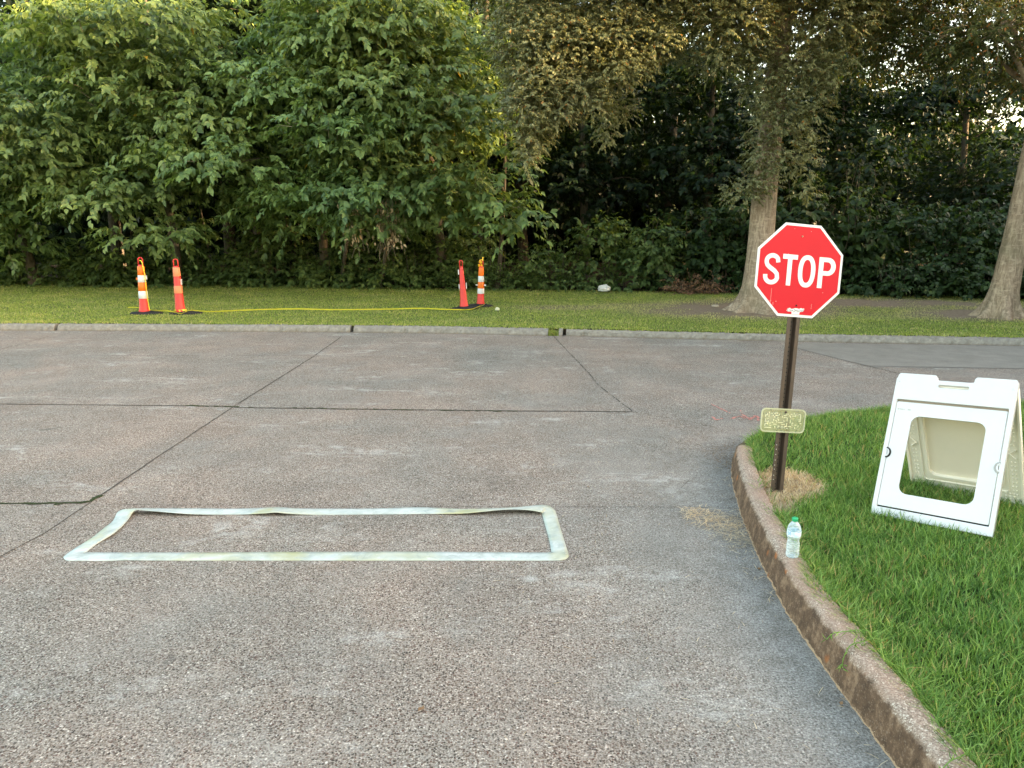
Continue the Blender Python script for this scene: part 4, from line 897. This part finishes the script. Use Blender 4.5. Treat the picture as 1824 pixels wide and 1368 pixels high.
plate('edge_rib', [rrect(.0, .0, W, H - .01, .004, 2), rrect(.012, .03, W - .012, H - .03, .004, 2)], -.010, .005, M['cream'], rear, .0015)
mb = MB()
for x in (.035, .052, .538, .555):
    for k in range(24):
        z = .05 + k * .029
        if abs(z - .37) > .05: mb.lathe([(.0045, 0), (.004, .004), (.0001, .005)], 8, (x, z, 0))
for k in range(3):
    for j in range(3): mb.lathe([(.006, 0), (.005, .005), (.0001, .006)], 8, (.03 + .02 * k, .042 + .02 * j, 0)); mb.lathe([(.006, 0), (.005, .005), (.0001, .006)], 8, (.50 + .02 * k, .042 + .02 * j, 0))
o = mb.build('studs', M['cream'], rear, True); o['kind'] = 'stuff'; o.rotation_euler = (rad(90), 0, 0); o.location = (0, .0045, 0); 
for x, s in ((.03, 1), (.56, -1)):
    mb = MB(); mb.tube([(x, -.003, .40), (x + s * .03, -.003, .37), (x, -.003, .34)], .005, 5); mb.build('bracket', M['cream'], rear)

def runner(loc, pts, lab, seed):
    t = empty('grass_runner', loc, lab, 'weed', 'grass runners over the near kerb'); pr = random.Random(seed); mb = MB(); P = smoothline(pts, 6); mb.tube(P, .0018, 5); mb.build('stem', M['grass_near'], t); b = []
    rg = np.random.default_rng(seed); C_ = np.array(P)[rg.integers(2, len(P), 26)]; V, T = leaves(C_, rg.normal(0, 1, (26, 3)) + [-.2, -.2, .3], rg.normal(0, 1, (26, 3)), rg.uniform(.015, .045, 26), rg.uniform(.003, .005, 26), (LC, LCF)); fastmesh('blades', V, T, M['grass_near'], t)
runner((1.37, 2.60, .155), [(.04, 0, .02), (0, 0, .03), (-.05, -.01, .02), (-.095, -.02, .012), (-.12, -.03, -.03), (-.125, -.035, -.07)], 'small grass runner hanging over the face of the near kerb below the bottle', 4)
runner((1.36, 2.62, .155), [(.04, .01, .02), (0, .03, .035), (-.05, .05, .02), (-.11, .05, .01), (-.14, .04, -.01)], 'short grass runner lying across the top of the near kerb', 5)
runner((1.40, 2.0, .155), [(.03, 0, .02), (0, 0, .03), (-.06, -.03, .015), (-.11, -.05, .01), (-.15, -.06, -.03)], 'grass runner crossing the near kerb at the lower edge of the picture', 6)

# ------------------------------------------------------------------ water bottle
bt = empty('water_bottle', (*g(1411, 991, .152)[:2], .154), 'small clear plastic water bottle with green cap on the kerb edge', 'bottle')
prof = [(.001, .006), (.018, .002), (.028, .0), (.031, .006), (.031, .022), (.029, .028), (.0315, .034), (.029, .040), (.031, .046), (.0285, .052), (.031, .058), (.0285, .064), (.030, .070), (.027, .078), (.0265, .088), (.0295, .098), (.0325, .106), (.0325, .135), (.0305, .148), (.024, .163), (.016, .174), (.012, .178), (.012, .183)]
def bottlemat():
    t = NT('bottle_plastic', .12, .6); t.col((.80, .88, .92)); tr = t.new('ShaderNodeBsdfTransparent'); tr.inputs[0].default_value = (.86, .95, .97, 1); mx = t.new('ShaderNodeMixShader')
    fz = t.new('ShaderNodeLayerWeight'); fz.inputs[0].default_value = .35; n = t.noise(t.obj((1, 1, 3)), 30, 3)
    f = t.math('ADD', t.math('MULTIPLY', fz.outputs['Facing'], .55), t.ramp(n, [(.4, .12), (.65, .42)]), clamp=True); t.L(f, mx.inputs[0]); t.L(tr.outputs[0], mx.inputs[1]); t.L(t.b.outputs[0], mx.inputs[2]); t.L(mx.outputs[0], t.out.inputs[0]); t.bump(t.noise(t.obj((1, 1, 2)), 60, 3), .6, .004); return t.m
mb = MB(); mb.lathe(prof, 28); mb.build('body', bottlemat(), bt, True)
mb = MB(); mb.lathe([(.0327, .108), (.0330, .110), (.0330, .133), (.0327, .135)], 28); 
def labelmat():
    t = NT('bottle_label', .35, .4); n = t.noise(t.obj((1, 1, .6)), 38, 3); t.col(t.ramp(n, [(.42, (.55, .80, .86)), (.52, (.82, .90, .93)), (.60, (.20, .38, .62)), (.66, (.60, .82, .88))])); return t.m
mb.f = mb.f[:-2]; mb.build('label', labelmat(), bt, True)
mb = MB(); mb.lathe([(.0135, .180), (.0145, .181), (.0145, .195), (.013, .197), (.0001, .1975)], 24); mb.build('cap', plain('cap_green', (.012, .36, .14), .4, .5, .05), bt, True)

# ------------------------------------------------------------------ white rubber strip frame lying on the road
def stripmat():
    t = NT('white_strip', .5, .4); p = t.pos(); n = t.noise(t.pos((1, 1, 1)), 5, 6, .7, .6); n2 = t.noise(p, 1.6, 4, .6, .4); n3 = t.noise(p, 26, 5, .7)
    c = t.ramp(n, [(.3, (.32, .37, .345)), (.5, (.46, .505, .475)), (.7, (.56, .585, .565))]); c = t.mix(t.ramp(n2, [(.50, 0), (.64, .8)]), c, (.38, .37, .17))
    c = t.mix(t.ramp(t.noise(p, 7, 5, .7, 1), [(.52, 0), (.68, .75)]), c, (.24, .28, .26)); c = t.mix(t.ramp(n3, [(.6, 0), (.7, .25)]), c, (.9, .92, .92)); t.col(c); return t.m
outer = [(113, 993), (116, 989), (133, 977), (163, 958), (186, 940), (201, 928), (208, 914), (214, 909), (224, 906.5), (247, 905.5), (300, 905.6), (360, 905.6), (420, 906), (480, 904), (497, 903.4), (530, 905.5), (570, 906), (640, 906), (700, 905), (750, 903.6), (810, 906), (860, 906), (915, 903.5), (950, 900.5), (968, 899.6), (978, 901), (986, 906), (991, 915), (1000, 946), (1008, 972), (1013, 988), (1010, 994), (1002, 997), (985, 998), (900, 998), (800, 998), (700, 998), (600, 998), (500, 998), (400, 998), (300, 998), (222, 997.5), (200, 998.5), (150, 998.5), (120, 998)]
inner = [(154, 983.5), (154, 983), (173, 968), (193, 956), (208, 946), (226, 928), (236, 913), (240, 909.5), (244, 907.6), (250, 908), (320, 914), (360, 916), (430, 916), (470, 914), (492, 912.5), (520, 915), (570, 916.5), (640, 916), (700, 915.6), (750, 915), (820, 914.5), (860, 911), (905, 907), (940, 908), (964, 912), (964, 912.3), (965, 913), (966, 917), (973, 942), (979, 965), (982, 983), (981, 983.2), (978, 983.5), (965, 984), (900, 984), (800, 983), (700, 982.5), (600, 983), (500, 983), (400, 984), (300, 984), (222, 984), (200, 984), (175, 984), (160, 984)]
# height of the outer and inner edge above the road where the strip buckles (metres)
lo = [0.004] * len(outer); li = [0.004] * len(outer)
for k, z in {8: .012, 9: .02, 10: .012, 13: .012, 14: .016, 15: .008, 19: .014, 21: .01, 22: .016, 23: .02, 24: .014}.items(): lo[k] = z
for k, z in {5: .012, 6: .02, 7: .028, 8: .032, 9: .034, 10: .020, 11: .01, 13: .02, 14: .026, 15: .014, 20: .012, 21: .024, 22: .034, 23: .032, 24: .022, 25: .015, 3: .012, 4: .012}.items(): li[k] = z
A = [np.array(g(u, v, z)) for (u, v), z in zip(outer, lo)]; B = [np.array(g(u, v, z)) for (u, v), z in zip(inner, li)]
Ac = smoothline(A + [A[0]], 4)[:-1]; Bc = smoothline(B + [B[0]], 4)[:-1]; n = len(Ac); V = []; Fs = []; K = 5
org = np.array([-1.05, 4.1, 0])
for a, b in zip(Ac, Bc):
    for k in range(K):
        p = a + (b - a) * k / (K - 1) - org; V.append(p)
    for k in range(K):
        p = a + (b - a) * k / (K - 1) - org; V.append(p - [0, 0, .0028])
for i in range(n):
    j = (i + 1) % n; a0, b0 = i * 2 * K, j * 2 * K
    for k in range(K - 1): Fs.append((a0+k, a0+k+1, b0+k+1, b0+k)); Fs.append((a0+K+k, b0+K+k, b0+K+k+1, a0+K+k+1))
    Fs.append((a0, b0, b0+K, a0+K)); Fs.append((a0+K-1, a0+2*K-1, b0+2*K-1, b0+K-1))
o = mesh('strip_frame', V, Fs, stripmat(), None, True); o.location = org; tag(o, 'long rectangle of flat white rubbery strip with buckled edges lying on the road', 'rubber frame')

# ------------------------------------------------------------------ traffic posts on the verge
M['orange'] = plain('post_orange', (.75, .16, .012), .45, .4, .08); M['redor'] = plain('post_red', (.62, .040, .032), .45, .4, .1); M['peach'] = plain('band_peach', (.75, .24, .11), .5, .4, .12)
M['band'] = plain('band_white', (.64, .66, .67), .4, .5, .05); M['rubber'] = plain('rubber_black', (.018, .019, .021), .75, .3, .2, 12, .3); M['tape'] = plain('tape_yellow', (.62, .58, .05), .4, .4, .12, 20)
def looper(loc, label, h, bands, lean=(0, 0), r0=.092, r1=.058, body='redor', base=(.30, .26), loopw=.042, basedx=0, loop=True, cat='traffic cone'):
    """slender channelising post: rubber base, tapered tube, hoop handle; bands = [(z0,z1,material)] as shares of the tube height"""
    t = empty('channelizer_post', loc, label, cat, 'slender traffic posts on the verge'); hb = h * .86
    m = MB(); m.lathe([(base[0], -.01), (base[0], .012), (base[0] * .93, .024), (base[0] * .55, .036), (.13, .05), (.12, .052)], 10, (basedx, .02, 0), 1, base[1] / base[0]); m.build('rubber_base', M['rubber'], t)
    rz = lambda q: r0 + (r1 - r0) * min(1, q) ; P = [(rz(0) * 1.12, .03), (rz(0) * 1.1, .06), (rz(0), .09)]
    for q in (.2, .21, .4, .41, .6, .61, .8, .81, .96, 1.0): P.append((rz(q) * (1 - .03 * (round(q * 100) % 2)) * (1 if q < 1 else .8), hb * q))
    P.append((.03, hb + .015))
    m = MB(); m.lathe(P, 20); tb = m.build('tube', M[body], t, True); 
    for (a, b, mt) in bands:
        m = MB(); m.lathe([(rz(a) + .002, hb * a), (rz(a) + .004, hb * a + .004), (rz(b) + .004, hb * b - .004), (rz(b) + .002, hb * b)], 20); m.build('band', M[mt], t, True)
    if loop:
        m = MB(); lw_ = loopw; zt = h - lw_
        Pp = [(-lw_, 0, hb - .02), (-lw_, 0, zt)] + [(-lw_ * math.cos(a), 0, zt + lw_ * math.sin(a)) for a in [pi * k / 8 for k in range(1, 8)]] + [(lw_, 0, zt), (lw_, 0, hb - .02)]
        m.tube(Pp, .011, 8); m.build('handle', M['redor'], t, True)
    t.rotation_euler = (rad(lean[1]), rad(lean[0]), 0); return t
def clips(t, items):
    for (x, z, w_, h_, mt) in items:
        m = MB(); m.box((x - w_/2, -.02, z - h_/2), (x + w_/2, .02, z + h_/2)); m.build('reflector_tab', M[mt], t)
zl = float(zfar(-6.5, 14.0))
def gl(u, v): p = g(u, v, .12); return (p[0], p[1], .135)
c1 = looper(gl(258, 560), 'orange traffic post with two white bands, leftmost of the four', 1.06, [(.49, .59, 'band'), (.82, .92, 'band'), (.59, .82, 'orange'), (.92, 1.0, 'orange')], (.8, 0), body='redor', base=(.31, .26), basedx=.03)
looper_b = None
# bands measured from the photograph: red foot, white, orange, white, orange
for ch in list(c1.children):
    if ch.name.startswith('band'): bpy.data.objects.remove(ch)
rz = lambda q: .092 + (.058 - .092) * q
for (a, b, mt) in ((.32, .475, 'band'), (.475, .655, 'orange'), (.655, .80, 'band'), (.80, .985, 'orange')):
    m = MB(); m.lathe([(rz(a) + .001, .912 * a), (rz(a) + .004, .912 * a + .003), (rz(b) + .004, .912 * b - .003), (rz(b) + .001, .912 * b)], 20); m.build('band', M[mt], c1, True)
clips(c1, [(-.085, .66, .03, .05, 'orange'), (.080, .69, .02, .08, 'band')])
c2 = looper(gl(322, 560), 'red traffic post with two faded peach bands, second from the left', 1.03, [(.44, .60, 'peach'), (.80, .99, 'peach')], (-.6, 0), base=(.32, .26), basedx=.10)
clips(c2, [(.072, .60, .012, .10, 'band'), (-.01, .83, .05, .025, 'rubber')])
c3 = looper(gl(827, 551), 'plain red traffic post without bands, leaning a little left', .97, [], (-3.4, 0), r0=.082, r1=.040, base=(.30, .26), loopw=.028, basedx=0)
clips(c3, [(-.062, .74, .022, .10, 'band'), (.075, .46, .016, .13, 'band'), (-.070, .44, .018, .12, 'band'), (-.070, .39, .014, .04, 'tape')])
c4 = looper(gl(856, 546.5), 'orange and white traffic post with yellow tape knotted on top', .95, [(.32, .455, 'band'), (.455, .62, 'orange'), (.62, .77, 'band'), (.77, .985, 'orange')], (1.6, 0), r0=.078, r1=.05, base=(.28, .24), loopw=.03, basedx=.0)
clips(c4, [(-.085, .44, .05, .02, 'band'), (.085, .44, .04, .03, 'band')])
# tape: one long ribbon on the grass, one running down the first post, one knotted on the last
def ribbon(name, pts, wd, label, mat, seed, flatx=False, segn=10, loc=None):
    pr = random.Random(seed); P = smoothline(pts, segn); org_ = np.array(loc if loc else pts[0]); V = []; Fs = []
    tw = pr.uniform(0, 3)
    for i, p in enumerate(P):
        tw += pr.gauss(0, .16); a = .85 + .45 * math.sin(tw); t = np.array(P[min(i+1, len(P)-1)]) - np.array(P[max(i-1, 0)]); t /= max(1e-6, np.linalg.norm(t))
        s = np.cross(t, [0, 0, 1.]) if not flatx else np.cross(t, [0, 1., 0]); s /= max(1e-6, np.linalg.norm(s)); u = np.cross(s, t)
        d = (s * math.cos(a) + u * math.sin(a)) * wd / 2
        c = np.array(p) - org_ + np.array([0, 0, abs(math.sin(a)) * wd / 2 + pr.uniform(0, .004)])
        V += [c - d, c + d, c + d + [0, 0, .0006], c - d + [0, 0, .0006]]
        if i:
            k = 4 * i; j = k - 4; Fs += [(j, j+1, k+1, k), (j+3, k+3, k+2, j+2), (j, k, k+3, j+3), (j+1, j+2, k+2, k+1)]
    o = mesh(name, V, Fs, mat); o.location = org_; return o
tp = [gl(228, 553), gl(245, 554.5), gl(262, 556), gl(280, 558.5), gl(296, 560.5), gl(311, 561.5), gl(322, 563.5), gl(333, 561), gl(345, 559.5), gl(380, 559.5), gl(440, 558), gl(520, 557), gl(600, 556.5), gl(680, 556), gl(750, 556), gl(790, 556.5), gl(835, 556), gl(851, 553), gl(862, 548.5), gl(868, 541)]
tp = [(x, y, z + .035 + .012 * math.sin(i * 1.9)) for i, (x, y, z) in enumerate(tp)]
o = ribbon('caution_tape', tp, .024, '', M['tape'], 4); tag(o, 'yellow caution tape lying on the grass between the left and right traffic posts', 'tape')
bx, by, bz = gl(258, 560)
o = ribbon('tape_end', [(-.01, -.03, 1.0), (.045, -.055, .98), (.065, -.06, .90), (.085, -.05, .70), (.095, -.06, .45), (.11, -.05, .2), (.125, -.06, .06)], .022, '', M['tape'], 6, True); o.parent = c1; o.location = (-.01, -.03, 1.0)
bx, by, bz = gl(322, 560); m = MB()
for k in range(9):
    a = k * .7; m.add([(.105 * math.cos(a) * 1.05, .1 * math.sin(a), .03 + .01 * (k % 3)), (.11 * math.cos(a + .9) * 1.05, .11 * math.sin(a + .9), .045), (.115 * math.cos(a + .9), .11 * math.sin(a + .9), .085 + .01 * (k % 2)), (.10 * math.cos(a), .10 * math.sin(a), .075)], [(0, 1, 2, 3)])
m.build('tape_wrap', M['tape'], c2)
pr = random.Random(77); m = MB()
for k in range(9):
    c = Vector((pr.uniform(-.03, .03), pr.uniform(-.03, .0), .82 + .02 * k)); a = pr.uniform(0, 6.28); d = Vector((math.cos(a), -.4, math.sin(a) * .8)) * pr.uniform(.03, .055); e_ = Vector((-d.z, .02, d.x)).normalized() * .018
    m.add([c, c + d * .6 + e_, c + d, c + d * .6 - e_], [(0, 1, 2, 3)]); m.add([c, c - d * .6 + e_, c - d, c - d * .6 - e_], [(0, 1, 2, 3)])
m.build('tape_knot', plain('tape_orange_yellow', (.88, .55, .03), .4, .4, .15, 30), c4)

# ------------------------------------------------------------------ litter on the verge
def crumple(name, loc, size, mat, label, cat, seed, sub=3):
    import bmesh
    bm = bmesh.new(); bmesh.ops.create_icosphere(bm, subdivisions=sub, radius=1); pr = random.Random(seed); rs = np.random.default_rng(seed); K = [(rs.normal(0, 3.2, 3), rs.uniform(0, 6)) for _ in range(6)]
    for v in bm.verts:
        c = np.array(v.co); f = .75 + .09 * sum(abs(math.sin(float(c @ k) * .8 + p)) for k, p in K); v.co = Vector((c[0] * size[0] * f, c[1] * size[1] * f, max(-.0, (c[2] + .55)) * size[2] * f))
    me = bpy.data.meshes.new(name); bm.to_mesh(me); bm.free(); o = link(name, me, mat); o.location = loc; return tag(o, label, cat)
crumple('plastic_bag', (2.36, 19.35, .17), (.15, .11, .10), M['band'], 'crumpled white bag on the grass at the foot of the wood', 'bag', 3)
crumple('paper_scrap', gl(886, 554), (.045, .04, .035), plain('paper', (.6, .6, .42), .8), 'pale crumpled scrap on the grass right of the traffic posts', 'litter', 5, 2)
crumple('stone', gl(1274, 548), (.07, .05, .03), plain('stone', (.42, .36, .28), .8), 'small pale stone on the bare earth left of the oak trunk', 'stone', 7, 2)
# heap of dead brush
bh = empty('brush_pile', (4.55, 18.9, .13), 'heap of dead brown brush between the white bag and the near oak', 'brush pile'); rng = np.random.default_rng(14)
bl = [((-.35, 0, .12), (.4, .35, .16)), ((.1, 0, .2), (.45, .4, .22)), ((.5, .1, .12), (.35, .3, .15))]
V, T, tw = sprays(rng, bl, 40, .10, .4, 8, (.15, .35), .2, (LC, LCF), .4, .7); fastmesh('dead_leaves', V, T, M['litter'], bh); fastmesh('twigs', tw[0], tw[1], M['bark_dark'], bh)['kind'] = 'stuff'
# loose leaves on the road
rl = random.Random(12)
for i, (u, v, lab) in enumerate([(1050, 868, 'dark fallen leaf on the road above the strip frame'), (745, 1268, 'small dark leaf on the road in the foreground'), (787, 924, 'tiny dark leaf inside the white strip frame'), (1495, 1252, 'reddish dry leaf at the foot of the near kerb'), (1356, 1014, 'brown dry leaf at the kerb foot left of the bottle')]):
    p = g(u, v); m = MB(); L_ = rl.uniform(.02, .035); V0 = [(0, 0, .004), (.3 * L_, .3 * L_, .010), (L_ * .7, .22 * L_, .006), (L_, 0, .012), (.7 * L_, -.25 * L_, .005), (.3 * L_, -.3 * L_, .009)]
    m.add(V0, [(0, 1, 2, 3), (0, 3, 4, 5)]); o = m.build('fallen_leaf', M['litter'], None); o.location = p; o.rotation_euler = (0, 0, rl.uniform(0, 6)); tag(o, lab, 'leaf', 'fallen leaves on the road')
